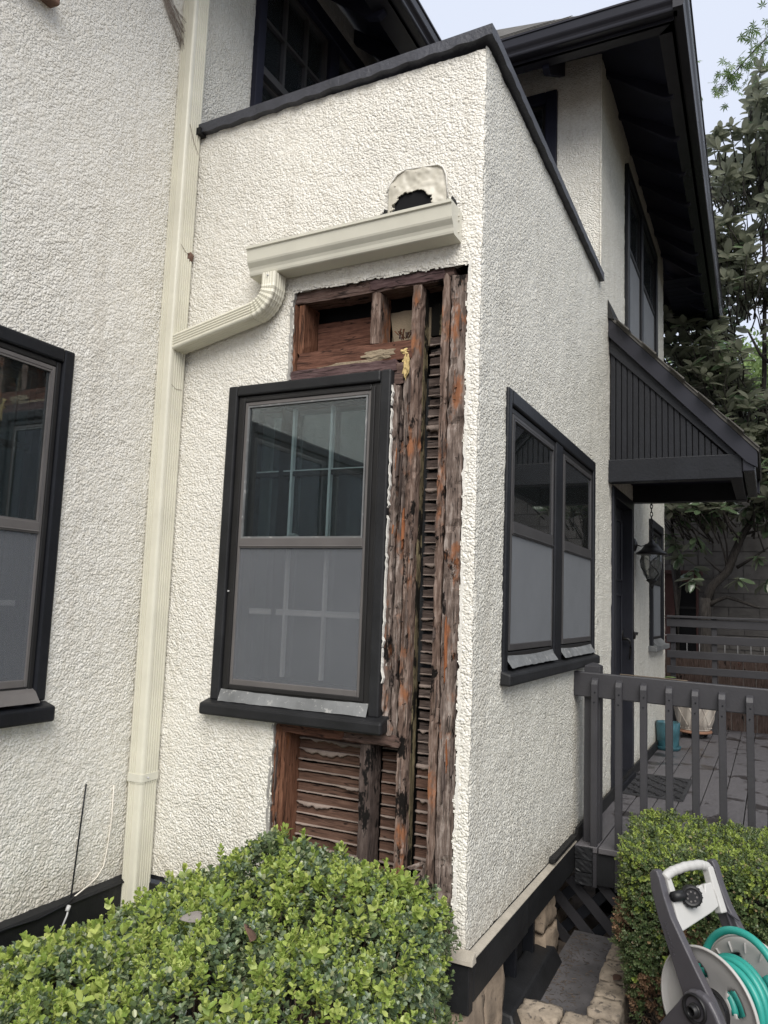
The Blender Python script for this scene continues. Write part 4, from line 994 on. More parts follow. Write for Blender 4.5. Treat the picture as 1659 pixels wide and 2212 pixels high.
# shingle courses on the front face (each tab a piece)
tab = MB(); tab.hexa([(0, 0, 0.0), (0.145, 0, 0), (0.145, 0.17, 0.0), (0, 0.17, 0)], [(0, 0, 0.010), (0.145, 0, 0.010), (0.145, 0.17, 0.003), (0, 0.17, 0.003)])
tabme = tab.mesh('shingle'); tabme.materials.append(M['shingle'])
sl = math.atan(RS); cnt = 0
for row in range(10):
    for i in range(14):
        x = 0.50-row*0.14*cos(sl)*0.98-0.15*i-(0.07 if row % 2 else 0)
        if x < -1.45: continue
        o = put('shingle', tabme, None, roof, (x-0.145, 1.885+row*0.14*cos(sl), EZ+0.150+row*0.14*sin(sl))); o.rotation_euler = (sl, 0, 0)
# soffit (sloped), rafters, fascia, gutter
sf = MB(); sl_in = 0.33
sf.add([(c0.x-0.02, 1.90, EZ+0.02), (c1.x-0.02, 7.6, EZ+0.02), (-0.02, 7.6, EZ+0.34), (-0.02, 2.43, EZ+0.34)], [(0, 1, 2, 3)])
sf.add([(c0.x-0.02, 1.90, EZ+0.02), (-0.02, 2.45, EZ+0.34), (-W-.3, 2.45, EZ+0.42), (-W-.3, 1.90, EZ+0.02)], [(0, 1, 2, 3)])
sf.add([(-0.02, 6.09, EZ+0.30), (-0.02, 7.6, EZ+.30), (-3, 7.6, EZ+.30), (-3, 6.09, EZ+0.30)], [(0, 1, 2, 3)])
part('soffit', sf, M['soffit'], roof)
for i in range(10):
    y = 2.62+i*0.54; xo = c0.x+(c1.x-c0.x)*(y-1.88)/5.72-0.05
    m_ = MB(); m_.prism([(0.0, y, EZ+0.285), (0.0, y, EZ+0.345), (xo, y, EZ+0.05), (xo, y, EZ+0.02), (xo-0.03, y, EZ-0.012), (xo-0.07, y, EZ-0.015), (xo-0.13, y, EZ+0.02)], (0, 0.045, 0)); part('rafter', m_, M['soffit'], roof, bevel=0.003)
for x in (-0.30, -0.80, -1.30):
    m_ = MB(); m_.prism([(x, 2.42, EZ+0.22), (x, 2.42, EZ+0.36), (x, 1.95, EZ+0.03), (x, 1.95, EZ-0.03), (x, 2.0, EZ-0.05)], (0.045, 0, 0)); part('rafter', m_, M['soffit'], roof, bevel=0.003)
m_ = MB(); m_.hexa([c0+Vector((-0.10, 0.10, 0)), c1+Vector((-0.10, 0, 0)), c1, c0], [c0+Vector((-0.10, 0.10, 0.025)), c1+Vector((-0.10, 0, 0.025)), c1+Vector((0, 0, 0.025)), c0+Vector((0, 0, 0.025))]); part('fascia_soffit', m_, M['fascia'], roof)
m_ = MB(); m_.box(-W-.3, c0.x, 1.88, 1.98, EZ, EZ+0.025); part('fascia_soffit', m_, M['fascia'], roof)
m_ = MB(); m_.box(-W-.3, c0.x, 1.885, 1.905, EZ+.0, EZ+0.15); m_.hexa([c0+Vector((-.02, 0.02, 0)), c1+Vector((-.02, 0, 0)), c1, c0+Vector((0, .02, 0))], [c0+Vector((-.02, .02, .15)), c1+Vector((-.02, 0, .15)), c1+Vector((0, 0, .15)), c0+Vector((0, .02, .15))]); part('fascia', m_, M['fascia'], roof)
gutter('roof_gutter', roof, (-W-.3, 1.884, EZ+0.022), (0.58, 1.884, EZ+0.022), (0, -1, 0), M['fascia'], caps=True, d=0.10)
gutter('roof_gutter', roof, (c0.x+0.002, 1.80, EZ+0.022), (c1.x+0.002, 7.6, EZ+0.022), (1, 0, 0), M['fascia'], caps=True, d=0.10)
m_ = MB(); m_.box(-2.2, 0.545, 7.56, 7.6, EZ-0.02, EZ+0.17); part('rear_fascia', m_, M['fascia'], roof)
for k in range(12):
    m_ = MB(); m_.box(-0.01, 0.46, 6.15+k*0.12, 6.262+k*0.12, EZ+0.10, EZ+0.115); part('soffit_board', m_, M['soffit'], roof)

# main roof over wall A ------------------------------------------------
m_ = MB(); m_.add([(-1.02, -6, EZ+0.15), (-1.02, 4.2, EZ+0.15), (-4.5, 4.2, EZ+2.6), (-4.5, -6, EZ+2.6)], [(0, 1, 2, 3)])
roof2 = part('main_roof', m_, M['shingle'], house)
m_ = MB(); m_.add([(-1.03, -6, EZ+0.015), (-1.03, 4.2, EZ+0.015), (-W+0.02, 4.2, EZ+0.45), (-W+0.02, -6, EZ+0.45)], [(0, 1, 2, 3)]); part('soffit', m_, M['soffit'], roof2)
for i in range(9):
    y = -0.6+i*0.55
    m_ = MB(); m_.prism([(-W+.01, y, EZ+0.33), (-W+.01, y, EZ+0.44), (-1.07, y, EZ+0.03), (-1.07, y, EZ-0.02), (-1.11, y, EZ-0.05), (-1.2, y, EZ-0.02)], (0, 0.045, 0)); part('rafter', m_, M['soffit'], roof2, bevel=0.003)
m_ = MB(); m_.box(-1.04, -1.02, -6, 4.2, EZ, EZ+0.15); part('fascia', m_, M['fascia'], roof2)
m_ = MB(); m_.box(-1.15, -1.02, -6, 4.2, EZ-0.002, EZ+0.0225); part('fascia_soffit', m_, M['fascia'], roof2)
gutter('roof_gutter', roof2, (-1.018, -6, EZ+0.022), (-1.018, 4.2, EZ+0.022), (1, 0, 0), M['fascia'], caps=False, d=0.10)

# ------------------------------------------------------------------ door and hood
m_ = MB(); m_.box(-0.11, -0.06, 2.99, 3.75, 0.02, 2.12)
door = part('door', m_, M['door'], house)
bx, pt = frame_fn((0, 0, 0), (0, 1, 0), (1, 0, 0))
m_ = MB(); bx(m_, 2.90, 2.99, -0.11, 0.022, -0.03, 2.20); bx(m_, 3.75, 3.83, -0.11, 0.022, -0.03, 2.20); bx(m_, 2.99, 3.75, -0.11, 0.022, 2.12, 2.20); part('door_frame', m_, M['door'], door, bevel=0.004)
for z0_, z1_ in ((0.18, 0.62), (0.74, 1.42), (1.52, 2.02)):
    for a, b in ((3.06, 3.34), (3.40, 3.68)):
        m_ = MB(); ring(m_, bx, a, b, z0_, z1_, 0.02, -0.06, -0.048); part('door_panel', m_, M['door'], door, bevel=0.004)
m_ = MB(); bx(m_, 2.99, 3.75, -0.12, 0.05, -0.028, 0.02); part('threshold', m_, M['black'], door, bevel=0.005)
m_ = MB(); m_.tube([(-0.055, 3.69, 1.06), (-0.005, 3.69, 1.06), (0.012, 3.69, 1.04), (0.016, 3.69, 0.98), (0.008, 3.69, 0.90)], [0.013, 0.012, 0.011, 0.010, 0.006], 8); m_.lathe([(0.0001, 0.0), (0.03, 0.002), (0.03, -0.012)], (-0.045, 3.69, 1.10), 14, 'x'); m_.tube([(0.055, 3.80, 1.10), (0.03, 3.80, 1.11), (0.022, 3.80, 1.06)], 0.016, 8); part('handle', m_, M['iron'], door, smooth=True)
# hood: front y 2.80, rear y 3.98, out to x ~0.93
hf, hb = 2.80, 3.97
def slope_z(x): return 3.40-1.083*x
m_ = MB(); m_.prism([(0.004, hf-0.07, slope_z(0)+0.03), (0.985, hf-0.07, slope_z(0.985)+0.03), (0.985, hf-0.07, slope_z(0.985)+0.055), (0.004, hf-0.07, slope_z(0)+0.055)], (0, hb-hf+0.14, 0))
hood = part('door_hood', m_, M['shingle'], house, label='black shed hood with beadboard side over the door')
m_ = MB()  # rake board on the front and rear
for y0_, y1_ in ((hf-0.062, hf-0.02), (hb+0.0, hb+0.05)):
    m_ = MB(); m_.prism([(0.004, y0_, slope_z(0)+0.03), (0.975, y0_, slope_z(0.975)+0.03), (0.975, y0_, slope_z(0.975)-0.085), (0.91, y0_, slope_z(0.91)-0.115), (0.004, y0_, slope_z(0)-0.115)], (0, y1_-y0_, 0)); part('rake_board', m_, M['fascia'], hood, bevel=0.003)
m_ = MB(); m_.prism([(0.004, hf-0.018, slope_z(0)-0.02), (0.91, hf-0.018, slope_z(.91)-0.02), (0.885, hf-0.018, slope_z(.885)-0.17), (0.82, hf-0.018, slope_z(0.82)-0.17), (0.004, hf-0.018, slope_z(0)-0.225)], (0, 0.016, 0)); part('rake_trim', m_, M['black'], hood, bevel=0.003)
nb = 20
for i in range(nb):
    xa = 0.012+0.80*i/nb; xb = 0.012+0.80*(i+1)/nb-0.006
    zt_a, zt_b = slope_z(xa)-0.19, slope_z(xb)-0.19
    if zt_b < 2.37: zt_b = 2.37
    m_ = MB(); m_.prism([(xa, hf, 2.36), (xb, hf, 2.36), (xb, hf, max(zt_b, 2.365)), (xa, hf, max(zt_a, 2.366))], (0, 0.016, 0)); part('beadboard', m_, M['black'], hood, bevel=0.0025)
m_ = MB(); m_.box(0.01, 0.84, hf+0.012, hf+0.02, 2.34, 2.5); m_.prism([(0.01, hf+0.012, 2.5), (0.78, hf+0.012, 2.5), (0.01, hf+0.012, slope_z(0.01)-.1)], (0, 0.008, 0)); part('hood_backing', m_, M['void'], hood)
m_ = MB(); m_.box(-0.002, 0.883, hf-0.03, hf+0.07, 2.20, 2.365); part('beam', m_, M['black'], hood, bevel=0.005)
m_ = MB(); m_.box(-0.0, 0.883, hb-0.09, hb+0.0, 2.20, 2.365); part('beam', m_, M['black'], hood, bevel=0.005)
m_ = MB(); m_.box(0.805, 0.878, hf+0.071, hb-0.091, 2.205, 2.36); part('beam', m_, M['black'], hood, bevel=0.005)
m_ = MB(); m_.box(0.0, 0.805, hf+0.07, hb-0.09, 2.345, 2.362); part('hood_ceiling', m_, M['soffit'], hood)
m_ = MB(); m_.box(0.885, 0.958, hf-0.045, hb+0.045, slope_z(0.965)-0.115, slope_z(0.965)+0.02); part('hood_fascia', m_, M['fascia'], hood, bevel=0.006)
hsl = math.atan(1.083); tab2 = MB(); tab2.hexa([(0, 0, 0), (0.14, 0, 0), (0.14, 0.145, 0), (0, 0.145, 0)], [(0, 0, 0.003), (0.14, 0, 0.010), (0.14, 0.145, 0.010), (0, 0.145, 0.003)])
t2 = tab2.mesh('shingle'); t2.materials.append(M['shingle'])
for row in range(10):
    for i in range(9):
        d = row*0.135; o = put('shingle', t2, None, hood, (0.9855-0.14*cos(hsl)-d*cos(hsl), hf-0.08+0.148*i-(0.06 if row % 2 else 0), slope_z(0.9855)+0.058+(0.14+d)*sin(hsl))); o.rotation_euler = (0, hsl, 0)
m_ = MB(); m_.prism([(0.0, hf-0.08, slope_z(0)+0.02), (0.05, hf-0.08, slope_z(0)+0.0), (0.006, hf-0.08, slope_z(0)+0.16)], (0, hb-hf+0.16, 0)); part('hood_flashing', m_, M['tar'], hood)

# ================================================================== DECK
deck = thing('deck', 'charcoal painted plank deck with water stains outside the door', 'deck', (0.8, 4.4, -0.03))
bd = MB(); bd.box(0, 0.1335, 0, 5.42, -0.032, 0.0)
bme = None; x = 0.014
stain = M['deck']
k = 0
while x < 2.6:
    m_ = MB(); m_.box(x, x+0.1345, 1.685, 7.12, -0.062, -0.03)
    part('deck_board', m_, stain, deck, bevel=0.004); x += 0.1405; k += 1
m_ = MB(); m_.box(0.04, 2.6, 1.70, 1.738, -0.235, -0.064); part('rim_joist', m_, M['black_dusty'], deck, bevel=0.004)
rough_block('brick', 0.03, 0.125, 1.668, 1.697, -0.10, -0.035, 4, 0.0012, 61, M['black_dusty'], deck)
rough_block('brick', 0.03, 0.125, 1.668, 1.697, -0.167, -0.104, 4, 0.0012, 62, M['black_dusty'], deck)
rough_block('brick', 0.03, 0.125, 1.668, 1.697, -0.235, -0.171, 4, 0.0012, 63, M['black_dusty'], deck)
for xj in (0.05, 0.6, 1.2, 1.8, 2.4):
    m_ = MB(); m_.box(xj, xj+0.04, 1.745, 7.1, -0.22, -0.064); part('joist', m_, M['void'], deck)
m_ = MB(); m_.box(0.02, 2.6, 2.3, 2.33, -0.58, -0.07); part('crawl_space_back', m_, M['void'], deck)

lat = thing('lattice_panel', 'black crossed wood lattice closing the space under the deck front', 'lattice', (0.6, 1.76, -0.42))
def diag_slat(x0, z0, sgn, y, length, mat):
    a = radians(45)*sgn; w_ = 0.027
    d = Vector((cos(a), 0, sin(a))); n_ = Vector((-sin(a), 0, cos(a)))*w_
    p = Vector((x0, y, z0)); q = p+d*length
    m = MB(); m.prism([p-n_, q-n_, q+n_, p+n_], (0, 0.012, 0)); part('slat', m, mat, lat)
for i in range(9):
    diag_slat(-0.36+i*0.172, -0.235, -1, 1.738, 0.50, M['charcoal'])
    diag_slat(-0.46+i*0.172, -0.585, 1, 1.752, 0.50, M['black'])

rail = thing('deck_railing', 'dark grey wooden railing with upright balusters across the deck front', 'railing', (0.8, 1.75, -0.03))
m_ = MB(); m_.hexa([(0.0, 1.728, 0.782), (2.4, 1.728, 0.732), (2.4, 1.766, 0.732), (0.0, 1.766, 0.782)], [(0.0, 1.728, 0.922), (2.4, 1.728, 0.872), (2.4, 1.766, 0.872), (0.0, 1.766, 0.922)])
part('top_rail', m_, M['charcoal'], rail, bevel=0.006)
m_ = MB(); m_.hexa([(0.055, 1.768, -0.03), (0.145, 1.768, -0.03), (0.145, 1.858, -0.03), (0.055, 1.858, -0.03)], [(0.055, 1.768, 0.955), (0.145, 1.768, 0.955), (0.145, 1.858, 0.955), (0.055, 1.858, 0.955)]); m_.hexa([(0.055, 1.768, 0.955), (0.145, 1.768, 0.955), (0.145, 1.858, 0.955), (0.055, 1.858, 0.955)], [(0.09, 1.80, 0.972), (0.11, 1.80, 0.972), (0.11, 1.82, 0.972), (0.09, 1.82, 0.972)])
part('post', m_, M['charcoal'], rail, bevel=0.003)
bal = MB(); bal.prism([(0, 0, -0.25), (0, 0, 0.855), (0, 0.012, 0.880), (0, 0.036, 0.893), (0, 0.036, -0.25)], (0.037, 0, 0))
balme = bal.mesh('baluster'); balme.materials.append(M['charcoal'])
for i in range(17):
    x = 0.108+0.1335*i
    o = put('baluster', balme, None, rail, (x-0.8, 1.691-1.75, 0.006-0.0105*i*0.1335/.28+0.03-0.004)); b_ = o.modifiers.new('bevel', 'BEVEL'); b_.width = 0.003
    for zz in (0.855, 0.80):
        m_ = MB(); m_.lathe([(0.0001, -0.004), (0.004, -0.003), (0.005, 0)], (x+0.018+0.004*(zz > .82), 1.691, zz-0.04-0.02*x), 8, 'y'); part('screw', m_, M['black'], rail)

# far slatted railing
frl = thing('slat_railing', 'dark grey railing of wide horizontal boards at the far end of the deck', 'railing', (1.0, 6.6, -0.03))
for z0_, z1_ in ((1.135, 1.226), (0.958, 1.049), (0.783, 0.868), (0.610, 0.693), (0.43, 0.515)):
    m_ = MB(); m_.box(-0.038, 2.6, 6.585, 6.61, z0_, z1_); part('rail_board', m_, M['charcoal'], frl, bevel=0.004)
m_ = MB(); m_.box(-0.035, 2.6, 6.56, 6.66, 1.236, 1.262); part('cap_board', m_, M['charcoal'], frl, bevel=0.004)
for x in (0.0, 0.435, 1.15, 1.9):
    m_ = MB(); m_.box(x, x+0.055, 6.612, 6.66, -0.03, 1.235); part('post', m_, M['charcoal'], frl, bevel=0.003)

fen = thing('board_fence', 'reddish brown upright board fence behind the slatted railing', 'fence', (1.0, 7.2, -0.5))
x = -0.6; i = 0
while x < 3.0:
    m_ = MB(); rg = random.Random(i); m_.box(x, x+0.128, 7.17+0.006*rg.random(), 7.19+0.006*rg.random(), -0.5, 0.80+0.02*rg.random()); part('fence_board', m_, M['fence_wood'], fen); x += 0.134; i += 1
wire = thing('wire_trellis', 'thin wire trellis uprights standing above the board fence', 'trellis', (1.0, 7.25, 0.7))
for i in range(16):
    m_ = MB(); x = -0.3+0.14*i; m_.tube([(x, 7.25, 0.55), (x, 7.25, 1.02)], 0.003, 5, up=(0, 1, 0)); part('wire', m_, M['steel'], wire)
m_ = MB(); m_.tube([(-0.4, 7.25, 1.02), (2.2, 7.25, 1.02)], 0.003, 5); part('wire', m_, M['steel'], wire)

# ================================================================== BACKGROUND WALL AND SHED
bw_ = thing('block_wall', 'grey concrete block wall behind the magnolia', 'wall', (1.0, 9.35, -0.58))
m_ = MB(); m_.box(-5, 7, 9.36, 9.5, -0.6, 3.40); part('wall_core', m_, M['mortar'], bw_)
blk = MB(); blk.box(0, 0.39, 0, 0.03, 0, 0.19); blkme = blk.mesh('block'); blkme.materials.append(M['cmu'])
n_blk = 0
for r in range(20):
    z = -0.59+0.2*r
    for c in range(10):
        x = -0.9+0.4*c+(0.2 if r % 2 else 0)
        rg = random.Random(r*50+c)
        o = put('block', blkme, None, bw_, (x-1.0, 9.335-9.35+0.004*rg.random(), z+0.58)); n_blk += 1
shed = thing('red_shed', 'small dark red shed with a black window left of the magnolia trunk', 'shed', (-0.2, 9.0, -0.58))
m_ = MB(); m_.box(-1.5, 0.10, 8.95, 9.28, -0.58, 1.85); part('shed_wall', m_, M['shed_red'], shed)
m_ = MB(); m_.box(-1.6, 0.16, 8.85, 9.30, 1.85, 1.90); part('shed_roof', m_, M['shed_red'], shed)
m_ = MB(); m_.box(-0.13, 0.09, 8.935, 8.949, 0.6, 1.70); swn = part('window', m_, M['void'], shed)
m_ = MB(); m_.box(-0.16, -0.13, 8.92, 8.949, 0.6, 1.74); m_.box(-0.13, 0.12, 8.92, 8.949, 1.70, 1.74); m_.box(-0.13, 0.09, 8.925, 8.935, 1.36, 1.39); part('frame', m_, M['dark_metal'], swn)

# ================================================================== WELL AND STONES
m_ = MB(); m_.box(0.02, 0.40, 0.55, 1.72, -0.57, -0.50); struct('well_floor', m_, M['slab'])
edg = thing('stone_edging', 'low edging of rough tan stones round the sunken well', 'stone edging', (0.3, 0.9, -0.58))
for i, (x0, x1, y0, y1, zt) in enumerate([(0.035, 0.205, 0.56, 0.69, -0.425), (0.215, 0.335, 0.57, 0.69, -0.435), (0.30, 0.43, 0.70, 0.86, -0.42), (0.345, 0.47, 0.55, 0.69, -0.43), (0.295, 0.425, 0.87, 1.02, -0.42), (0.285, 0.42, 1.03, 1.24, -0.41), (0.28, 0.40, 1.25, 1.45, -0.405), (0.275, 0.39, 1.46, 1.66, -0.40), (0.06, 0.20, 0.50, 0.56, -0.50), (0.22, 0.40, 0.49, 0.56, -0.51)]):
    rough_block('stone', x0, x1, y0, y1, -0.60, zt, 6, 0.0030, 70+i, M['stone'], edg, True)
stn = rough_block('loose_stone', 0.10, 0.23, 0.30, 0.42, -0.60, -0.50, 3, 0.007, 90, M['rubble'], None)
tag(stn, 'rough tan stone lying alone by the foundation corner', 'stone')

# ================================================================== FOLIAGE GENERATORS
def leaf_template(L_, Wd, fold=0.18, droop=0.12):
    """6-vertex folded leaf along +x"""
    v = np.array([(0, 0, 0), (L_*0.35, Wd*0.42, Wd*fold), (L_*0.72, Wd*0.46, Wd*fold-L_*droop*0.4), (L_, 0, -L_*droop), (L_*0.72, -Wd*0.46, Wd*fold-L_*droop*0.4), (L_*0.35, -Wd*0.42, Wd*fold)], np.float32)
    f = np.array([(0, 3, 2, 1), (0, 5, 4, 3)], np.int32)
    return v, f
def rotm(rx, ry, rz):
    return np.array(Euler((rx, ry, rz)).to_matrix(), np.float32)
def sprig_template(n_pairs, length, leafL, leafW, seed, tip=True):
    rg = np.random.RandomState(seed); V, F = [], []; b = 0
    for i in range(n_pairs):
        t = (i+0.6)/n_pairs; z = length*t; sc = 0.75+0.35*math.sin(pi*min(1, t*0.9+0.1))
        for s in (0, 1):
            az = i*pi/2+s*pi+rg.randn()*0.25; el = radians(25+35*t)+rg.randn()*0.2
            v, f = leaf_template(leafL*sc*rg.uniform(.8, 1.15), leafW*sc*rg.uniform(.85, 1.1), 0.22*rg.rand(), 0.25*rg.rand())
            R_ = rotm(0, 0, az) @ rotm(0, -el, 0) @ rotm(rg.randn()*0.3, 0, 0)
            v = v @ R_.T + np.array((0, 0, z)); V.append(v); F.append(f+b); b += len(v)
    if tip:
        for s in range(3):
            v, f = leaf_template(leafL*0.6, leafW*0.55, 0.3, 0.0)
            R_ = rotm(0, 0, s*2.1) @ rotm(0, -radians(70), 0); v = v @ R_.T + np.array((0, 0, length)); V.append(v); F.append(f+b); b += len(v)
    return np.concatenate(V), np.concatenate(F)
def scatter(templates, pos, axis, scale, rg):
    """place templates so that their +z follows axis"""
    Vs, Fs, b = [], [], 0
    for p, a, s in zip(pos, axis, scale):
        v, f = templates[rg.randint(len(templates))]
        a = a/np.linalg.norm(a); h = np.array((1., 0, 0)) if abs(a[0]) < .8 else np.array((0, 1., 0))
        x = np.cross(h, a); x /= np.linalg.norm(x); y = np.cross(a, x); th = rg.rand()*2*pi
        x2 = x*cos(th)+y*sin(th); y2 = np.cross(a, x2)
        R_ = np.stack([x2, y2, a], 1)
        Vs.append((v*s) @ R_.T + p); Fs.append(f+b); b += len(v)
    return np.concatenate(Vs), np.concatenate(Fs)

# ---------------------------------------------------------------- left boxwood
box_t = [sprig_template(6, 0.060, 0.0200, 0.0135, i) for i in range(6)]
box_old = [sprig_template(5, 0.050, 0.0205, 0.0152, 20+i, False) for i in range(6)]
rg = np.random.RandomState(12)
def hedge_top(x, y):
    near = np.interp(x, [-1.55, -1.32, -1.12, -0.85, -0.6, -0.3, -0.03, 0.15], [-0.14, -0.06, 0.13, 0.26, 0.325, 0.305, 0.25, 0.15])
    front = np.interp(x, [-1.55, -1.32, -1.0, -0.5, 0.0], [-0.06, 0.0, 0.13, 0.20, 0.14])
    t = np.clip((-0.25-np.asarray(y))/0.75, 0, 1)
    base = near*(1-t)+front*t - 0.04*np.clip((np.asarray(y)+0.24)/0.12, 0, 1)
    u = np.atleast_1d(x).astype(float); v = np.atleast_1d(y).astype(float)
    return base + 0.075*(vnoise(u, v, 0.22, 301)-.5) + 0.085*(vnoise(u, v, 0.10, 302)-.5)
bx0_, bx1_, by0_, by1_ = -1.52, 0.02, -1.75, -0.10
shrub = thing('boxwood_shrub', 'clipped boxwood shrub with bright new tips below the front window', 'shrub', (-0.75, -0.9, -0.58))
OS = np.array((-0.75, -0.9, -0.58))
def right_edge(y): return -0.005 + 0.03*np.sin(y*9) + 0.035*np.clip((-0.25-y)/0.3, 0, 1)
def top_pts(n_):
    x = rg.uniform(bx0_, 0.10, n_); y = rg.uniform(by0_, by1_, n_)
    k = x < right_edge(y); x, y = x[k], y[k]
    return x, y
P_, A_, S_, New = [], [], [], []
x, y = top_pts(7600); z = hedge_top(x, y)
dep = np.abs(rg.randn(len(x)))*0.028
edge = np.clip((x-(right_edge(y)-0.10))/0.10, 0, 1)
z = z - dep - edge**2*0.06
ax = np.stack([rg.randn(len(x))*0.42+edge*0.9, rg.randn(len(x))*0.42, np.ones(len(x))], 1)
clump = vnoise(x, y, 0.10, 311)
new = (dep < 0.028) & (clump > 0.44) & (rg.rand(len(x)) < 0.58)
tall = np.where(rg.rand(len(x)) < 0.07, rg.uniform(1.2, 1.7, len(x)), 1.0)
P_.append(np.stack([x, y, z-0.03], 1)); A_.append(ax); New.append(new | (tall > 1.1)); S_.append(rg.uniform(.75, 1.15, len(x))*tall)
# right flank
n_ = 2200; y = rg.uniform(by0_, by1_, n_); zt = hedge_top(np.zeros(n_), y); z = -0.50+(zt+0.46)*rg.rand(n_)**0.8
x = right_edge(y) - np.abs(rg.randn(n_))*0.03 - 0.05*np.clip((-0.25-z)/0.3, 0, 1)
ax = np.stack([np.ones(n_)*0.9+rg.randn(n_)*.3, rg.randn(n_)*0.5, rg.uniform(.1, 1.0, n_)], 1)
P_.append(np.stack([x-0.02, y, z], 1)); A_.append(ax); New.append(rg.rand(n_) < 0.12); S_.append(rg.uniform(.75, 1.15, n_))
# back face toward the walls
n_ = 700; x = rg.uniform(bx0_, 0.0, n_); zt = hedge_top(x, np.full(n_, by1_)); z = -0.3+(zt+0.26)*rg.rand(n_)
P_.append(np.stack([x, by1_-np.abs(rg.randn(n_))*0.03, z], 1)); A_.append(np.stack([rg.randn(n_)*.5, np.ones(n_), np.ones(n_)], 1)); New.append(rg.rand(n_) < 0.1); S_.append(rg.uniform(.7, 1.1, n_))
P_ = np.concatenate(P_); A_ = np.concatenate(A_); New = np.concatenate(New); S_ = np.concatenate(S_)
# the brightest tips nearest the camera are pieces of their own
camp = np.array(cam.location)
dist = np.linalg.norm(P_-camp, axis=1)
cand = np.where(New)[0]; cand = cand[np.argsort(dist[cand])]
sel = cand[(dist[cand] > 1.2)][::6][:260]
selm = np.zeros(len(P_), bool); selm[sel] = True
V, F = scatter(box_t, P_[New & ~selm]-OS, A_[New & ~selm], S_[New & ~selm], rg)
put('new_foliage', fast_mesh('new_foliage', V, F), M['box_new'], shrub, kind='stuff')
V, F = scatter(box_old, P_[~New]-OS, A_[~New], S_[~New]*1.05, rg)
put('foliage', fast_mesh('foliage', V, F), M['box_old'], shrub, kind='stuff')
sme = []
for v, f in box_t:
    me = fast_mesh('sprig', v, f); me.materials.append(M['box_new']); sme.append(me)
for i in sel:
    o = put('sprig', sme[i % len(sme)], None, shrub, tuple(P_[i]-OS)); q = Vector(A_[i]).to_track_quat('Z', 'Y'); o.rotation_mode = 'QUATERNION'; o.rotation_quaternion = q; o.scale = (S_[i],)*3
# inner stems
m_ = MB(); rr = random.Random(5)
for i in range(420):
    x = rr.uniform(bx0_+.05, -0.03); y = rr.uniform(by0_, by1_-.05); zt = float(hedge_top(x, y)[0])-rr.uniform(.03, .08)
    p0 = Vector((x+rr.uniform(-.15, .1), y+rr.uniform(-.12, .12), zt-0.30)); m_.tube([p0, (Vector((x, y, zt))+p0)/2+Vector((rr.uniform(-.02, .02),)*3), (x, y, zt)], [0.004, 0.003, 0.0015], 4)
for i in range(24):
    x = rr.uniform(bx0_+.1, -0.08); y = rr.uniform(by0_, by1_-.1); m_.tube([(x, y, -0.6), (x+rr.uniform(-.1, .1), y+rr.uniform(-.1, .1), -0.05)], [0.014, 0.008], 6)
part('stems', m_, M['twig'], shrub, kind='stuff')

# ---------------------------------------------------------------- right hedge
hd = thing('clipped_hedge', 'small leaved clipped hedge with brown lower twigs in front of the deck railing', 'hedge', (1.1, 1.2, -0.58))
OH = np.array((1.1, 1.2, -0.58)); rg = np.random.RandomState(44)
h_t = [sprig_template(5, 0.044, 0.0155, 0.0098, 60+i) for i in range(5)]
hx0, hx1, hy0, hy1 = 0.46, 2.3, 0.80, 1.63
def htop(x, y): return 0.235 + 0.05*(vnoise(x, y, 0.22, 401)-.5) + 0.04*(vnoise(x, y, 0.08, 402)-.5)
P_, A_, K_ = [], [], []
n_ = 4600; x = rg.uniform(hx0-.02, hx1, n_); y = rg.uniform(hy0, hy1, n_); z = htop(x, y)-np.abs(rg.randn(n_))*0.03
P_.append(np.stack([x, y, z-.03], 1)); A_.append(np.stack([rg.randn(n_)*.4, rg.randn(n_)*.4-.15, np.ones(n_)], 1)); K_.append((rg.rand(n_) < 0.45).astype(int))
n_ = 6500; x = rg.uniform(hx0, hx1, n_); t = rg.rand(n_)**0.75; z = -0.50+0.72*t; bul = 0.05*(vnoise(x, z, 0.2, 403)-.5)
keep = rg.rand(n_) < np.clip((z+0.56)/0.28, 0.12, 1)
y = hy0 + bul + np.abs(rg.randn(n_))*0.035 + 0.10*np.clip((-0.2-z)/0.3, 0, 1)
kk = np.where(rg.rand(n_) < np.clip(0.30*np.clip((z+0.0)/0.2, 0, 1)+0.03, 0, 1), 1, 0); dry = (vnoise(x, z, 0.12, 404) > 0.66) & (z < -0.02) & (rg.rand(n_) < .7); kk = np.where(dry, 2, kk)
P_.append(np.stack([x, y, z], 1)[keep]); A_.append(np.stack([rg.randn(n_)*.6, -np.ones(n_), rg.uniform(0, 1.1, n_)], 1)[keep]); K_.append(kk[keep])
n_ = 3600; y = rg.uniform(hy0, hy1, n_); t = rg.rand(n_)**0.75; z = -0.50+0.72*t; bul = 0.06*(vnoise(y, z, 0.18, 405)-.5)
keep = rg.rand(n_) < np.clip((z+0.56)/0.25, 0.15, 1)
x = hx0 - 0.025 + bul + np.abs(rg.randn(n_))*0.035 + 0.04*np.clip((-0.2-z)/0.3, 0, 1)
kk = np.where(rg.rand(n_) < np.clip(0.35*np.clip((z+0.05)/0.2, 0, 1)+0.04, 0, 1), 1, 0); dry = (vnoise(y, z, 0.12, 406) > 0.62) & (z < -0.02) & (rg.rand(n_) < .75); kk = np.where(dry, 2, kk)
P_.append(np.stack([x, y, z], 1)[keep]); A_.append(np.stack([-np.ones(n_), rg.randn(n_)*.6, rg.uniform(0, 1.1, n_)], 1)[keep]); K_.append(kk[keep])
P_ = np.concatenate(P_); A_ = np.concatenate(A_); K_ = np.concatenate(K_)
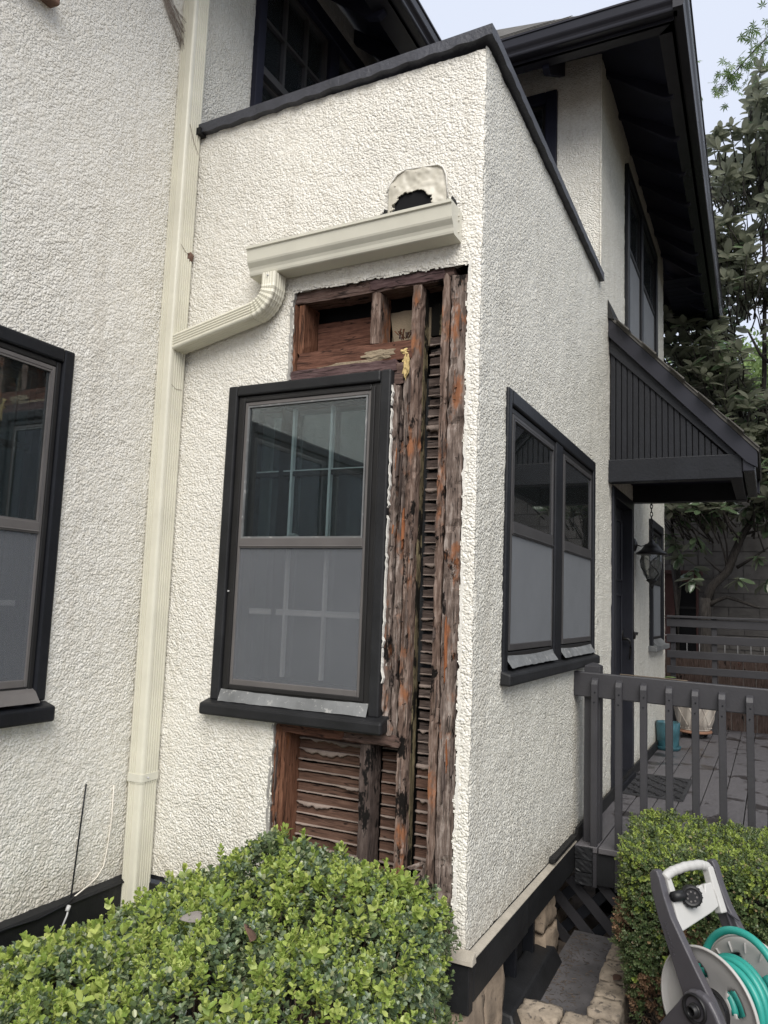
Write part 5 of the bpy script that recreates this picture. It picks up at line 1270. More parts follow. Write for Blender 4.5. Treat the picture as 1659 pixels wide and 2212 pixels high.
for k, (nm, mt) in enumerate((('foliage', 'hedge_old'), ('new_foliage', 'hedge_new'), ('dry_foliage', 'hedge_dry'))):
    s = K_ == k; V, F = scatter(h_t, P_[s]-OH, A_[s], rg.uniform(.75, 1.2, s.sum()), rg); put(nm, fast_mesh(nm, V, F), M[mt], hd, kind='stuff')
m_ = MB(); rr = random.Random(8)
for i in range(650):
    x = rr.uniform(hx0+.02, hx1); y = rr.uniform(hy0+.04, hy1-.1); z1_ = rr.uniform(-.3, .17)
    if rr.random() < .45: x = hx0+abs(rr.gauss(0, .06))
    elif rr.random() < .5: y = hy0+.02+abs(rr.gauss(0, .05))
    p1 = Vector((x, y, z1_)); p0 = p1+Vector((rr.uniform(-.02, .2), rr.uniform(-.02, .2), -rr.uniform(.12, .3))); p0.z = max(p0.z, -.59)
    m_.tube([p0, (p0+p1)/2+Vector((rr.uniform(-.03, .03), rr.uniform(-.03, .03), 0)), p1], [0.0035, 0.0025, 0.0012], 4)
for i in range(30):
    x = rr.uniform(hx0+.08, hx1); y = rr.uniform(hy0+.08, hy1-.2); m_.tube([(x, y, -0.6), (x+rr.uniform(-.1, .1), y+rr.uniform(-.1, .1), -0.1)], [0.012, 0.007], 6)
for i in range(90):
    x = rr.uniform(0.40, 0.75); y = rr.uniform(0.55, 0.95); z = -0.57+rr.random()*0.05; a = rr.uniform(0, 6.3); l = rr.uniform(.08, .22)
    m_.tube([(x, y, z), (x+l*.5*cos(a), y+l*.5*sin(a), z+rr.uniform(0, .08)), (x+l*cos(a), y+l*sin(a), z+rr.uniform(-.01, .12))], [0.003, 0.002, 0.001], 4)
part('stems', m_, M['twig'], hd, kind='stuff')

# ---------------------------------------------------------------- magnolia
mag = thing('magnolia_tree', 'dark evergreen magnolia with large glossy leaves and bare lower limbs behind the house', 'tree', (0.27, 8.0, -0.58))
OM = np.array((0.27, 8.0, -0.58)); rg = np.random.RandomState(77)
m_ = MB()
def limb(pts_, r0, r1, k=8):
    n_ = len(pts_); m_.tube([Vector(p) for p in pts_], [r0+(r1-r0)*i/(n_-1) for i in range(n_)], k)
def curve(a, b, bend, n_=6, seed=0):
    r = random.Random(seed); a, b = Vector(a), Vector(b); out = []
    for i in range(n_+1):
        t = i/n_; p = a.lerp(b, t)+Vector(bend)*math.sin(pi*t)+Vector((r.uniform(-1, 1), r.uniform(-1, 1), r.uniform(-1, 1)))*0.02*(b-a).length*(0 < i < n_); out.append(p)
    return out
limb([(0.25, 8, -.6), (.265, 8, .4), (.272, 8, 1.28), (.286, 8, 1.5)], .085, .075)
limb([(.275, 8, 1.42), (.36, 8, 1.66), (.547, 8, 1.85), (.64, 8, 2.1), (.72, 8, 2.3), (.82, 8, 2.46), (0.95, 8, 3.2), (1.02, 7.95, 4.4), (1.05, 7.9, 5.8), (1.03, 7.9, 7.6)], .065, .02)
limb([(.285, 8, 1.38), (.40, 7.96, 1.46), (.54, 7.93, 1.52), (.72, 7.9, 1.46), (.91, 7.9, 1.39)], .034, .014)
limb([(-.10, 8.3, -.6), (-.11, 8.3, .5), (-.09, 8.3, 1.7), (-.148, 8.3, 2.2), (-.16, 8.3, 2.8), (0.0, 8.3, 4.2), (0.15, 8.2, 6.2), (0.25, 8.1, 7.8)], .075, .02)
limb([(.547, 8, 1.85), (.52, 7.95, 2.05), (.44, 7.9, 2.35)], .018, .008, 6); limb([(.56, 8, 1.88), (.54, 8, 2.2), (.48, 8, 2.5)], .016, .008, 6)
limb([(.52, 8, 1.80), (.40, 7.95, 1.9), (.28, 7.9, 2.02)], .018, .007, 6); limb([(.66, 8, 1.90), (.85, 7.9, 2.02), (1.1, 7.8, 2.2)], .022, .009, 6)
limb([(.74, 8, 2.32), (.95, 7.9, 2.38), (1.3, 7.8, 2.5)], .02, .009, 6); limb([(1.0, 8, 3.9), (1.5, 7.8, 4.6), (2.0, 7.6, 5.0)], .05, .02); limb([(.95, 8, 3.0), (.7, 7.7, 4.0), (.5, 7.5, 4.9)], .04, .012)
limb([(1.2, 7.9, 1.0), (1.25, 7.9, 3.2), (1.22, 7.85, 4.6), (1.1, 7.8, 5.6)], .07, .03); limb([(1.22, 7.85, 4.35), (.98, 7.8, 4.62), (.85, 7.7, 4.9)], .03, .012)
trunk_mb = m_
# whorl centres
def xz(zx, zy): return (0.272+(zx-520)*0.00114, 1.275+(1270-zy)*0.00121)
WH = []
for zx, zy, rr_ in ((310, 250, 1), (560, 190, 1), (640, 260, 1), (220, 520, 1), (260, 640, 1), (450, 470, 1), (520, 520, .8), (420, 900, 1), (400, 780, .9), (880, 880, .9), (860, 150, 1), (960, 190, 1), (1010, 120, 1), (1140, 160, 1), (1150, 330, .9), (1160, 900, .9), (1075, 660, .8), (700, 90, 1), (450, 60, 1), (880, 400, .5), (150, 420, .9), (780, 60, 1), (300, 80, 1)):
    x, z = xz(zx, zy); WH.append((np.array((x, 7.85+0.15*rg.randn(), z)), rr_, 'low'))
n_try = 0
def crown_top(x):
    return np.interp(x, [-1.2, -.3, .2, .45, .62, .78, .92, 1.03, 1.15, 1.5, 2.2, 3.2, 4.2], [6.6, 7.5, 8.05, 8.05, 7.55, 7.6, 8.1, 8.55, 8.1, 8.3, 8.0, 7.0, 5.5])
while len(WH) < 1000 and n_try < 20000:
    n_try += 1
    x = rg.uniform(-0.3, 1.4) if rg.rand() < .72 else rg.uniform(-1.0, 4.0); z = rg.uniform(2.55, 8.5); y = rg.uniform(7.1, 8.7)
    if z > crown_top(x)-0.12: continue
    # gaps where sky shows through
    g1 = vnoise(np.array([x]), np.array([z]), 0.42, 505)[0]
    if g1 < (0.41 if x < 0.85 else 0.47): continue
    if ((x-0.86)/0.30)**2+((z-5.05)/0.36)**2 < 1: continue
    if y > 8.2 and rg.rand() < .4: continue
    WH.append((np.array((x, y, z)), rg.uniform(.8, 1.15), 'up'))
def mag_leaf(L_, Wd):  # top face is the front face
    xs = [0.0, .12, .35, .62, .85, 1.0]; ws = [.02, .22, .43, .5, .33, .0]; V = []; F = []
    for t, w_ in zip(xs, ws):
        zc = -0.20*L_*t*t
        V += [(L_*t, w_*Wd, zc+0.10*Wd), (L_*t, 0, zc-0.04*Wd), (L_*t, -w_*Wd, zc+0.10*Wd)]
    for i in range(5):
        b = 3*i; F += [(b, b+3, b+4, b+1), (b+1, b+4, b+5, b+2)]
    return np.array(V, np.float32), np.array([f[::-1] for f in F], np.int32)
lv, lf = mag_leaf(0.20, 0.078)
leafme = fast_mesh('leaf', lv, lf, True); leafme.materials.append(M['magnolia'])
leaf_list = []
for c, s, kind in WH:
    if kind == 'up':
        # twig toward the crown axis
        base = c + np.array((rg.uniform(-.1, .1)+(0.9-c[0])*0.25, (8.0-c[1])*0.3, -rg.uniform(.2, .5)))
        trunk_mb.tube([Vector(base), Vector((base+c)/2)+Vector((0.03*rg.randn(), 0.03*rg.randn(), -.02)), Vector(c)], [0.012, 0.008, 0.005], 5)
    axis_ = np.array((rg.randn()*.35, rg.randn()*.35-.1, 1.0 if kind == 'up' else .5)); axis_ /= np.linalg.norm(axis_)
    n_l = rg.randint(8, 13)
    for i in range(n_l):
        az = i*2.4+rg.randn()*.3; el = rg.uniform(-.25, 1.0) if kind == 'up' else rg.uniform(-1.1, .35)
        leaf_list.append((c+axis_*rg.uniform(-.07, .03), az, el, rg.randn()*.4, s*rg.uniform(.7, 1.15)))
order = sorted(range(len(leaf_list)), key=lambda i: np.linalg.norm(leaf_list[i][0]-camp) + (0 if leaf_list[i][0][0] < 1.25 and leaf_list[i][0][0] > -0.35 else 20))
ind = set(order[:280]); Vs, Fs, b = [], [], 0
for i, (c, az, el, roll, s) in enumerate(leaf_list):
    if i in ind:
        o = put('leaf', leafme, None, mag, tuple(c-OM)); o.rotation_euler = Euler((0, 0, 0)); o.rotation_mode = 'QUATERNION'
        o.rotation_quaternion = (Matrix.Rotation(az, 3, 'Z') @ Matrix.Rotation(-el, 3, 'Y') @ Matrix.Rotation(roll, 3, 'X')).to_quaternion(); o.scale = (s,)*3
    else:
        R_ = rotm(0, 0, az) @ rotm(0, -el, 0) @ rotm(roll, 0, 0)
        Vs.append((lv*s) @ R_.T + (c-OM)); Fs.append(lf+b); b += len(lv)
put('foliage', fast_mesh('foliage', np.concatenate(Vs), np.concatenate(Fs), True), M['magnolia'], mag, kind='stuff')
part('trunk', trunk_mb, M['bark'], mag, smooth=True)

# ---------------------------------------------------------------- pale trees behind, maple branch
def leafy_tree(name, label, x, y, z0_, zt, rad, n_l, size, mat, seed):
    t = thing(name, label, 'tree', (x, y, -0.58)); r = np.random.RandomState(seed); m = MB()
    m.tube([(x, y, -.6), (x+.1, y, (z0_+zt)*.4), (x, y, zt*0.85)], [0.16, .11, .03], 8)
    V, F, b = [], [], 0; cl = [np.array((x+r.randn()*rad*.45, y+r.randn()*rad*.45, r.uniform(z0_, zt))) for _ in range(60)]
    for c in cl[:25]: m.tube([(x, y, max(1.0, c[2]-1.0)), Vector((x, y, c[2]-.5)).lerp(Vector(c), .5), Vector(c)], [.03, .02, .008], 5)
    lv_, lf_ = leaf_template(size, size*.55)
    for i in range(n_l):
        c = cl[r.randint(60)]; p = c+r.randn(3)*rad*0.17
        R_ = rotm(r.rand()*6, r.rand()*6, r.rand()*6); V.append(lv_ @ R_.T + p - np.array((x, y, -.58))); F.append(lf_+b); b += 6
    part('trunk', m, M['bark'], t, smooth=True); put('crown', fast_mesh('crown', np.concatenate(V), np.concatenate(F)), M[mat], t)
leafy_tree('leafy_tree', 'pale green leafy tree far behind the block wall', 0.9, 17.0, 4.2, 7.4, 2.0, 7000, 0.14, 'far_leaf', 4)
leafy_tree('leafy_tree', 'unseen broad leafy tree right of the deck, placed to shade the side wall', 6.0, 3.6, 1.2, 7.5, 2.6, 9000, 0.16, 'far_leaf', 5)  # second tree stays out of view, set here to block sky light on the side wall

mp = thing('maple_tree', 'maple branch with pointed green leaves hanging into the sky at top right', 'tree', (4.2, 4.6, -0.58))
m_ = MB(); bp = [Vector((4.2, 4.6, -.6)), Vector((4.1, 4.6, 3.0)), Vector((3.6, 4.5, 5.6)), Vector((2.4, 4.2, 6.6)), Vector((1.45, 4.0, 6.55)), Vector((0.98, 4.0, 6.13)), Vector((0.72, 4.0, 5.86))]
m_.tube(bp, [.14, .11, .06, .03, .012, .006, .002], 7)
r = np.random.RandomState(9)
def palm_leaf(s):
    v = [(0, 0, 0)]; f = []; lobes = [(-2.2, .55), (-1.35, .8), (-.65, .95), (0, 1.05), (.65, .95), (1.35, .8), (2.2, .55)]
    for a, l in lobes:
        b = len(v); w_ = .16
        v += [(l*.45*cos(a-w_*1.6)*s, l*.45*sin(a-w_*1.6)*s, .02*s), (l*cos(a)*s, l*sin(a)*s, -.06*s), (l*.45*cos(a+w_*1.6)*s, l*.45*sin(a+w_*1.6)*s, .02*s)]
        f.append((0, b, b+1, b+2))
    return np.array(v, np.float32), np.array(f, np.int32)
pv_, pf_ = palm_leaf(0.062); pme = fast_mesh('leaf', pv_, pf_); pme.materials.append(M['maple'])
def on_branch(t):
    seg = bp[3:]; k = min(int(t*3), 2); return seg[k].lerp(seg[k+1], t*3-k)
for i in range(170):
    t = 0.22+0.78*r.rand()**0.8; p = on_branch(t); off = Vector((r.randn()*.09, r.randn()*.09, r.randn()*.075-0.02))*(1.2 if t < .8 else .8)
    q = p+off
    if i % 3 == 0: m_.tube([p, (p+q)/2+Vector((0, 0, .01)), q], [.0018, .0014, .001], 4)
    o = put('leaf', pme, None, mp, tuple(q-Vector((4.2, 4.6, -.58)))); o.rotation_euler = (r.randn()*.7, r.randn()*.6+.5, r.rand()*6.3); o.scale = (r.uniform(.75, 1.2),)*3
part('trunk', m_, M['bark'], mp, smooth=True)

# ================================================================== LANTERN
LX, LY = 0.137, 4.02
lan = thing('hanging_lantern', 'dark iron lantern with glass bowl hanging by a chain beside the door', 'lantern', (LX, LY, 1.46))
m_ = MB(); m_.lathe([(0.005, 1.905), (0.012, 1.895), (0.022, 1.885), (0.030, 1.868), (0.055, 1.858), (0.070, 1.835), (0.085, 1.812), (0.125, 1.784), (0.128, 1.774), (0.118, 1.768), (0.08, 1.772), (0.001, 1.775)], (LX, LY, 0), 32); part('cap', m_, M['iron'], lan, smooth=True)
m_ = MB(); m_.lathe([(0.088, 1.768), (0.090, 1.72), (0.083, 1.66), (0.068, 1.60), (0.045, 1.565), (0.030, 1.556)], (LX, LY, 0), 28); part('glass_bowl', m_, M['lantern_glass'], lan, smooth=True)
m_ = MB(); m_.lathe([(0.001, 1.562), (0.040, 1.560), (0.046, 1.548), (0.030, 1.535), (0.016, 1.525), (0.022, 1.512), (0.014, 1.492), (0.004, 1.470), (0.001, 1.466)], (LX, LY, 0), 20); part('finial', m_, M['iron'], lan, smooth=True)
m_ = MB(); m_.lathe([(0.001, 1.56), (0.022, 1.562), (0.024, 1.64), (0.010, 1.665), (0.001, 1.68)], (LX, LY, 0), 14); part('candle_holder', m_, M['metal_trim'], lan, smooth=True)
for k in range(4):
    m_ = MB(); a0 = k*pi/2+0.5; pts_ = []
    for i in range(22):
        t = i/21; z = 1.555+0.20*t; rr_ = np.interp(z, [1.555, 1.565, 1.60, 1.66, 1.72, 1.77], [.034, .048, .071, .086, .093, .091]); a = a0+0.45*math.sin(t*7)
        pts_.append((LX+rr_*cos(a), LY+rr_*sin(a), z))
    m_.tube(pts_, 0.0035, 6); part('scroll', m_, M['iron'], lan, smooth=True)
# chain
def link_ring(c, rx, rz, turn):
    m = MB(); pts_ = []
    for i in range(15):
        a = 2*pi*i/14; pts_.append((c[0]+rx*cos(a)*cos(turn), c[1]+rx*cos(a)*sin(turn), c[2]+rz*sin(a)))
    m.tube(pts_, 0.0035, 6, up=(sin(turn), -cos(turn), 0.01)); return m
z = 2.185; i = 0
while z > 1.90:
    part('chain_link', link_ring((LX, LY, z), 0.010, 0.022, (i % 2)*pi/2+.3), M['iron'], lan, smooth=True); z -= 0.034; i += 1
m_ = MB(); m_.tube([(LX, LY-.06, 2.23), (LX, LY-0.02, 2.215), (LX, LY, 2.20), (LX, LY, 2.19)], 0.005, 6); part('hook', m_, M['iron'], lan)
sconce = thing('wall_bracket', 'round iron wall plate with a thin arm reaching the lantern', 'bracket', (0.0, 3.93, 1.86))
m_ = MB(); m_.lathe([(0.055, 0.002), (0.058, 0.008), (0.050, 0.018), (0.030, 0.026), (0.012, 0.034), (0.001, 0.036)], (0.002, 3.93, 1.845), 22, 'x'); part('plate', m_, M['iron'], sconce, smooth=True)
m_ = MB(); m_.tube([(0.03, 3.93, 1.845), (0.06, 3.94, 1.835), (0.09, 3.97, 1.845), (LX-0.014, LY-.004, 1.875)], [0.006, 0.004, 0.004, 0.004], 6); part('arm', m_, M['iron'], sconce, smooth=True)

# ================================================================== DECK OBJECTS
pot = thing('teal_pot', 'glazed teal pot with saucer on the deck by the wall', 'pot', (0.118, 5.28, -0.03))
m_ = MB(); m_.lathe([(0.001, 0.0), (0.098, 0.0), (0.102, 0.03), (0.108, 0.14), (0.114, 0.258), (0.112, 0.262), (0.104, 0.258), (0.100, 0.19), (0.001, 0.18)], (0, 0, 0), 32); part('pot_body', m_, M['teal_pot'], pot, smooth=True, local=True)
m_ = MB(); m_.lathe([(0.001, 0.001), (0.112, 0.001), (0.121, 0.035), (0.118, 0.038), (0.108, 0.022), (0.103, 0.021)], (0, 0, 0), 32); part('saucer', m_, M['teal_pot'], pot, smooth=True, local=True)
dol = thing('plant_dolly', 'round wooden plant caddy on black casters under the patterned planter', 'plant stand', (0.28, 6.28, -0.03))
m_ = MB(); m_.lathe([(0.001, 0.055), (0.17, 0.055), (0.175, 0.065), (0.17, 0.08), (0.001, 0.08)], (0, 0, 0), 28); part('board', m_, M['terra'], dol, local=True)
for k in range(4):
    a = k*pi/2+0.6; m_ = MB(); m_.lathe([(0.001, -.012), (0.022, -.012), (0.024, 0), (0.022, .012), (0.001, .012)], (0.12*cos(a), 0.12*sin(a), 0.024), 14, 'y'); m_.box(0.12*cos(a)-.02, 0.12*cos(a)+.02, 0.12*sin(a)-.016, 0.12*sin(a)+.016, 0.034, 0.055); part('caster', m_, M['black_plastic'], dol, local=True)
pl = thing('patterned_planter', 'large grey planter embossed with scrolls standing on a wheeled dolly', 'planter', (0.28, 6.28, 0.051))
m_ = MB(); m_.lathe([(0.001, 0.0), (0.150, 0.0), (0.158, 0.012), (0.152, 0.022), (0.165, 0.03), (0.19, 0.12), (0.215, 0.25), (0.225, 0.30), (0.24, 0.31), (0.24, 0.34), (0.22, 0.345), (0.205, 0.33), (0.001, 0.30)], (0, 0, 0), 40); part('planter_body', m_, M['urn'], pl, smooth=True, local=True)
for k in range(30):
    a = 2*pi*k/30; blob('bead', (0.163*cos(a), 0.163*sin(a), 0.030), (.008, .008, .008), M['urn'], 1, pl, 1, 0)
for k in range(10):
    for s in (-1, 1):
        m_ = MB(); pts_ = []
        for i in range(9):
            t = i/8; z = 0.05+0.24*t; rr_ = np.interp(z, [0.03, .12, .25, .30], [.166, .191, .216, .226]); a = 2*pi*(k+s*(t-.0))/10; pts_.append((rr_*cos(a), rr_*sin(a), z))
        m_.tube(pts_, 0.005, 5); part('scroll', m_, M['urn'], pl, smooth=True, local=True)
mat_ = thing('door_mat', 'black rubber door mat with open scroll pattern on the deck', 'mat', (0.235, 3.49, -0.03))
m_ = MB()
def ribbon(m, pts_, w=0.007, h=0.012): m.sweep(pts_, [(-w, 0.001), (w, 0.001), (w, h), (-w, h)])
X0, X1, Y0, Y1 = -0.215, 0.215, -0.385, 0.385
for a, b in (((X0, Y0), (X1, Y0)), ((X1, Y0), (X1, Y1)), ((X1, Y1), (X0, Y1)), ((X0, Y1), (X0, Y0))): ribbon(m_, [(a[0], a[1], 0), (b[0], b[1], 0)], 0.012, 0.013)
part('mat_border', m_, M['rubber'], mat_, local=True)
m_ = MB()
for i in range(13):
    for s in (-1, 1):
        pts_ = []
        for k in range(15):
            t = k/14; x = X0+(X1-X0)*t; y = Y0+(Y1-Y0)*(i+.5)/13+s*0.06*math.sin(t*pi*3+i)
            pts_.append((x, min(max(y, Y0), Y1), 0))
        ribbon(m_, pts_, 0.0055, 0.011)
for i in range(8):
    pts_ = [(X0+(X1-X0)*(i+.5)/8+0.02*math.sin(k*1.3+i), Y0+(Y1-Y0)*k/24, 0) for k in range(25)]; ribbon(m_, pts_, 0.005, 0.010)
part('scroll_pattern', m_, M['rubber'], mat_, local=True)

# ================================================================== HOSE REEL CART
HUB = Vector((0.7773, 0.2465, -0.0856)); PHI = radians(-35)
GZ = -0.585; hz = HUB.z-GZ
cart = thing('hose_reel_cart', 'grey plastic hose reel cart with white grip and beige drum flanges', 'hose reel', (HUB.x, HUB.y, GZ), PHI)
WD = 0.31
legL = [(-0.216, 0.372), (-0.206, 0.386), (-0.194, 0.392), (-0.180, 0.392), (-0.168, 0.372), (-0.145, 0.310), (-0.112, 0.245), (-0.058, 0.175), (-0.005, 0.108), (0.060, 0.030), (0.10, -0.03), (0.13, -0.14), (0.15, -0.30), (0.13, -0.46), (0.06, -0.47), (-0.02, -0.30), (-0.066, 0.009), (-0.088, 0.051), (-0.124, 0.123), (-0.175, 0.225), (-0.209, 0.316)]
for w0, w1 in ((0.0, 0.032), (WD, WD+0.032)):
    m_ = MB(); m_.prism([(a, w0, b+hz) for a, b in legL], (0, w1-w0, 0)); part('side_leg', m_, M['grey_plastic'], cart, bevel=0.006, local=True, seg=3)
# ribs inside the far leg
for a, b in (((-0.150, 0.31), (-0.085, 0.16)), ((-0.185, 0.24), (-0.055, 0.21))):
    m_ = MB(); m_.box(0, 0, 0, 0, 0, 0); m_ = MB(); p, q = Vector((a[0], 0, a[1]+hz)), Vector((b[0], 0, b[1]+hz)); d = (q-p).normalized(); n_ = Vector((-d.z, 0, d.x))*0.0025
    m_.prism([p-n_+Vector((0, WD-0.008, 0)), q-n_+Vector((0, WD-0.008, 0)), q+n_+Vector((0, WD-0.008, 0)), p+n_+Vector((0, WD-0.008, 0))], (0, 0.009, 0)); part('leg_rib', m_, M['grey_plastic'], cart, local=True)
# axle cover
cov = [(-0.20, -0.48), (-0.155, -0.14), (-0.108, -0.076), (-0.062, -0.018), (-0.03, 0.030), (-0.008, 0.050), (0.022, 0.058), (0.05, 0.056), (0.076, 0.044), (0.10, 0.018), (0.125, -0.02), (0.16, -0.12), (0.20, -0.30), (0.20, -0.48)]
m_ = MB(); m_.prism([(a, -0.034, b+hz) for a, b in cov], (0, 0.032, 0)); cv = part('axle_cover', m_, M['grey_plastic'], cart, bevel=0.012, local=True, seg=4)
Cc = (0.020, 0, hz-0.002)
m_ = MB(); m_.lathe([(0.050, 0.006), (0.050, -0.004), (0.046, -0.006), (0.040, -0.002), (0.036, 0.012), (0.001, 0.014)], (Cc[0], -0.038, Cc[2]), 28, 'y'); part('hub_ring', m_, M['black_plastic'], cart, smooth=True, local=True)
m_ = MB(); m_.lathe([(0.020, 0.012), (0.020, -0.024), (0.016, -0.026), (0.013, -0.02), (0.012, 0.0)], (Cc[0]+.004, -0.038, Cc[2]-.002), 18, 'y'); m_.lathe([(0.024, 0.0), (0.024, -0.008), (0.02, -0.009)], (Cc[0]+.004, -0.038, Cc[2]-.002), 18, 'y'); part('hose_inlet', m_, M['black_plastic'], cart, smooth=True, local=True)
# drum flanges: dished discs with openings
def flange(w, face, name):
    """annular sectors around openings; face = -1 near side"""
    R0, R1, R2, R3 = 0.050, 0.085, 0.150, 0.203; cx_, cz_ = 0.012, hz-0.028
    holes = [(k*2*pi/4+0.55, 0.36) for k in range(4)]
    dish = lambda r_: w + face*(-0.020*(1-sstep(0.06, 0.19, r_)) + 0.010*sstep(0.185, 0.203, r_))
    nr = [0.012, 0.05, 0.072, 0.083, 0.10, 0.118, 0.135, 0.147, 0.158, 0.17, 0.182, 0.192, 0.199, 0.203]; na = 112; V, F = [], []
    for a_ in range(na):
        for r_ in nr:
            t = 2*pi*a_/na; V.append((cx_+r_*cos(t), float(dish(r_)), cz_+r_*sin(t)))
    def is_hole(r_, t):
        for h0, hw in holes:
            d = (t-h0+pi) % (2*pi)-pi; rc = 0.115; 
            ww = hw*(1.15-0.5*abs(r_-rc)/0.033)
            if abs(d) < ww and 0.083 <= r_ <= 0.147: return True
        return False
    for a_ in range(na):
        for i in range(len(nr)-1):
            t = 2*pi*(a_+.5)/na; rm = (nr[i]+nr[i+1])/2
            if is_hole(rm, t): continue
            b, c = a_*len(nr), ((a_+1) % na)*len(nr); F.append((b+i, c+i, c+i+1, b+i+1))
    me = fast_mesh(name, V, F, True); o = put(name, me, M['disc_plastic'], cart); s_ = o.modifiers.new('solid', 'SOLIDIFY'); s_.thickness = 0.006; s_.offset = 0
    m = MB(); m.lathe([(0.199, -0.006), (0.206, -0.006), (0.207, 0.004), (0.203, 0.008), (0.199, 0.006)], (cx_, w+face*0.010, cz_), 72, 'y', closed=True); part('flange_rim', m, M['disc_plastic'], o, smooth=True, local=True)
    return o, cx_, cz_
f1, cx_, cz_ = flange(0.052, -1, 'drum_flange')
f2, _, _ = flange(0.275, 1, 'drum_flange')
for k in range(16):
    a = 2*pi*k/16+.1; m_ = MB(); p, q = 0.15, 0.185
    m_.prism([(cx_+p*cos(a)-.001*sin(a), 0.262, cz_+p*sin(a)+.001*cos(a)), (cx_+q*cos(a)-.001*sin(a), 0.262, cz_+q*sin(a)+.001*cos(a)), (cx_+q*cos(a)+.001*sin(a), 0.262, cz_+q*sin(a)-.001*cos(a)), (cx_+p*cos(a)+.001*sin(a), 0.262, cz_+p*sin(a)-.001*cos(a))], (0, 0.012, 0)); part('flange_rib', m_, M['disc_plastic'], f2, local=True)
m_ = MB(); m_.lathe([(0.070, 0.05), (0.070, 0.275)], (cx_, 0, cz_), 32, 'y'); part('drum', m_, M['black_plastic'], cart, smooth=True, local=True)
# white grip panel in the plane of the legs
gd = Vector((-0.134, 0, 0.36)).normalized(); gO = Vector((-0.176, 0, 0.385+hz)); gn = Vector((gd.z, 0, -gd.x))
def gp(w, s, n_=0.0): return gO - gd*s + Vector((0, w, 0)) + gn*n_
def gslab(poly, n0, n1, name, bevel=0.006, smooth=False):
    m = MB(); m.prism([gp(w, s, n0) for w, s in poly], gn*(n1-n0)); return part(name, m, M['white_plastic'], cart, bevel=bevel, local=True, seg=3)
path = [gp(0.030, 0.022, .0), gp(0.050, 0.012, .0), gp(0.080, 0.004), gp(0.155, -0.004), gp(0.235, -0.002), gp(0.268, 0.008), gp(0.282, 0.03)]
m_ = MB(); dense = []
for i in range(len(path)-1):
    for k in range(10): dense.append(path[i].lerp(path[i+1], k/10))
dense.append(path[-1]); sects = []
for i in range(len(dense)):
    k = 1+0.05*math.sin(i*1.35) if 14 < i < 46 else 1.0
    sects.append([(0.018*cos(a)*k, 0.018*sin(a)*k) for a in [2*pi*j/14 for j in range(14)]])
m_.sweep(dense, sects, up=tuple(gn)); part('grip', m_, M['white_plastic'], cart, smooth=True, local=True)
gslab([(0.030, 0.010), (0.052, 0.020), (0.058, 0.06), (0.056, 0.100), (0.030, 0.100)], -0.014, 0.014, 'grip_post')
gslab([(0.258, 0.010), (0.288, 0.010), (0.296, 0.175), (0.262, 0.175), (0.262, 0.12), (0.255, 0.09)], -0.018, 0.018, 'grip_post')
gslab([(0.030, 0.098), (0.100, 0.094), (0.150, 0.098), (0.186, 0.070), (0.205, 0.066), (0.210, 0.088), (0.218, 0.066), (0.262, 0.064), (0.262, 0.150), (0.215, 0.165), (0.030, 0.205)], -0.012, 0.014, 'grip_panel')
# base frame, wheels
m_ = MB(); m_.box(-0.20, 0.22, 0.0, WD+.03, 0.02, 0.05); part('base_tray', m_, M['grey_plastic'], cart, bevel=0.008, local=True)
for w in (-0.075, WD+0.075):
    m_ = MB(); m_.lathe([(0.02, -.02), (0.088, -.022), (0.095, -.014), (0.095, .014), (0.088, .022), (0.02, .02)], (0.21, w, 0.096), 32, 'y', closed=True); part('wheel', m_, M['black_plastic'], cart, smooth=True, local=True)
# embossed lettering on the near leg
cu = bpy.data.curves.new('lettering', 'FONT'); cu.body = 'hosemobile'; cu.size = 0.021; cu.extrude = 0.0006; cu.space_character = 1.15; cu.align_x = 'LEFT'; cu.align_y = 'CENTER'
to = bpy.data.objects.new('tmp_text', cu); COL.objects.link(to); bpy.context.view_layer.update()
tme = bpy.data.meshes.new_from_object(to.evaluated_get(bpy.context.evaluated_depsgraph_get())); bpy.data.objects.remove(to)
tme.name = 'lettering'; tme.materials.clear()
p0, p1 = Vector((-0.141, -0.0008, 0.222+hz)), Vector((-0.072, -0.0008, 0.06+hz)); td = (p1-p0).normalized()
tm = Matrix((td, Vector((0, -1, 0)).cross(td), Vector((0, -1, 0)))).transposed().to_4x4()
to2 = put('lettering', tme, M['black_plastic'], cart); to2.matrix_local = Matrix.Translation(p0) @ tm
tme.materials.clear(); tme.materials.append(M['grey_plastic'])

# garden hose wound on the drum
hose = thing('garden_hose', 'teal rubber garden hose wound on the reel drum', 'hose', (HUB.x, HUB.y, HUB.z-0.028), PHI)
def coil(layer_r, w0, w1, turns, ph, name, r=0.0135):
    m = MB(); pts_ = []; n_ = int(turns*40)
    for i in range(n_+1):
        t = i/n_; a = ph+2*pi*turns*t; w = w0+(w1-w0)*t; rr_ = layer_r+0.004*math.sin(a*1.7+w0*60)
        pts_.append((0.012+rr_*cos(a), w+0.004*math.sin(a*0.9), rr_*sin(a)))
    m.tube(pts_, r, 10, up=(0.01, 1, 0.02)); part(name, m, M['hose'], hose, smooth=True, local=True)
coil(0.088, 0.078, 0.25, 6.5, 0.2, 'hose_coil'); coil(0.113, 0.25, 0.080, 6.3, 1.4, 'hose_coil'); coil(0.138, 0.085, 0.245, 4.8, 2.2, 'hose_coil')
m_ = MB(); pts_ = []
for i in range(60):
    t = i/59; a = radians(205)-radians(330)*t; rr_ = 0.142+0.092*math.sin(pi*min(1, t*1.4+.12))**2*(1 if t < .64 else .5); pts_.append((0.02+rr_*cos(a)*0.92+0.04*math.sin(pi*t), 0.205-0.05*t+0.03*math.sin(pi*t), rr_*sin(a)+0.012))
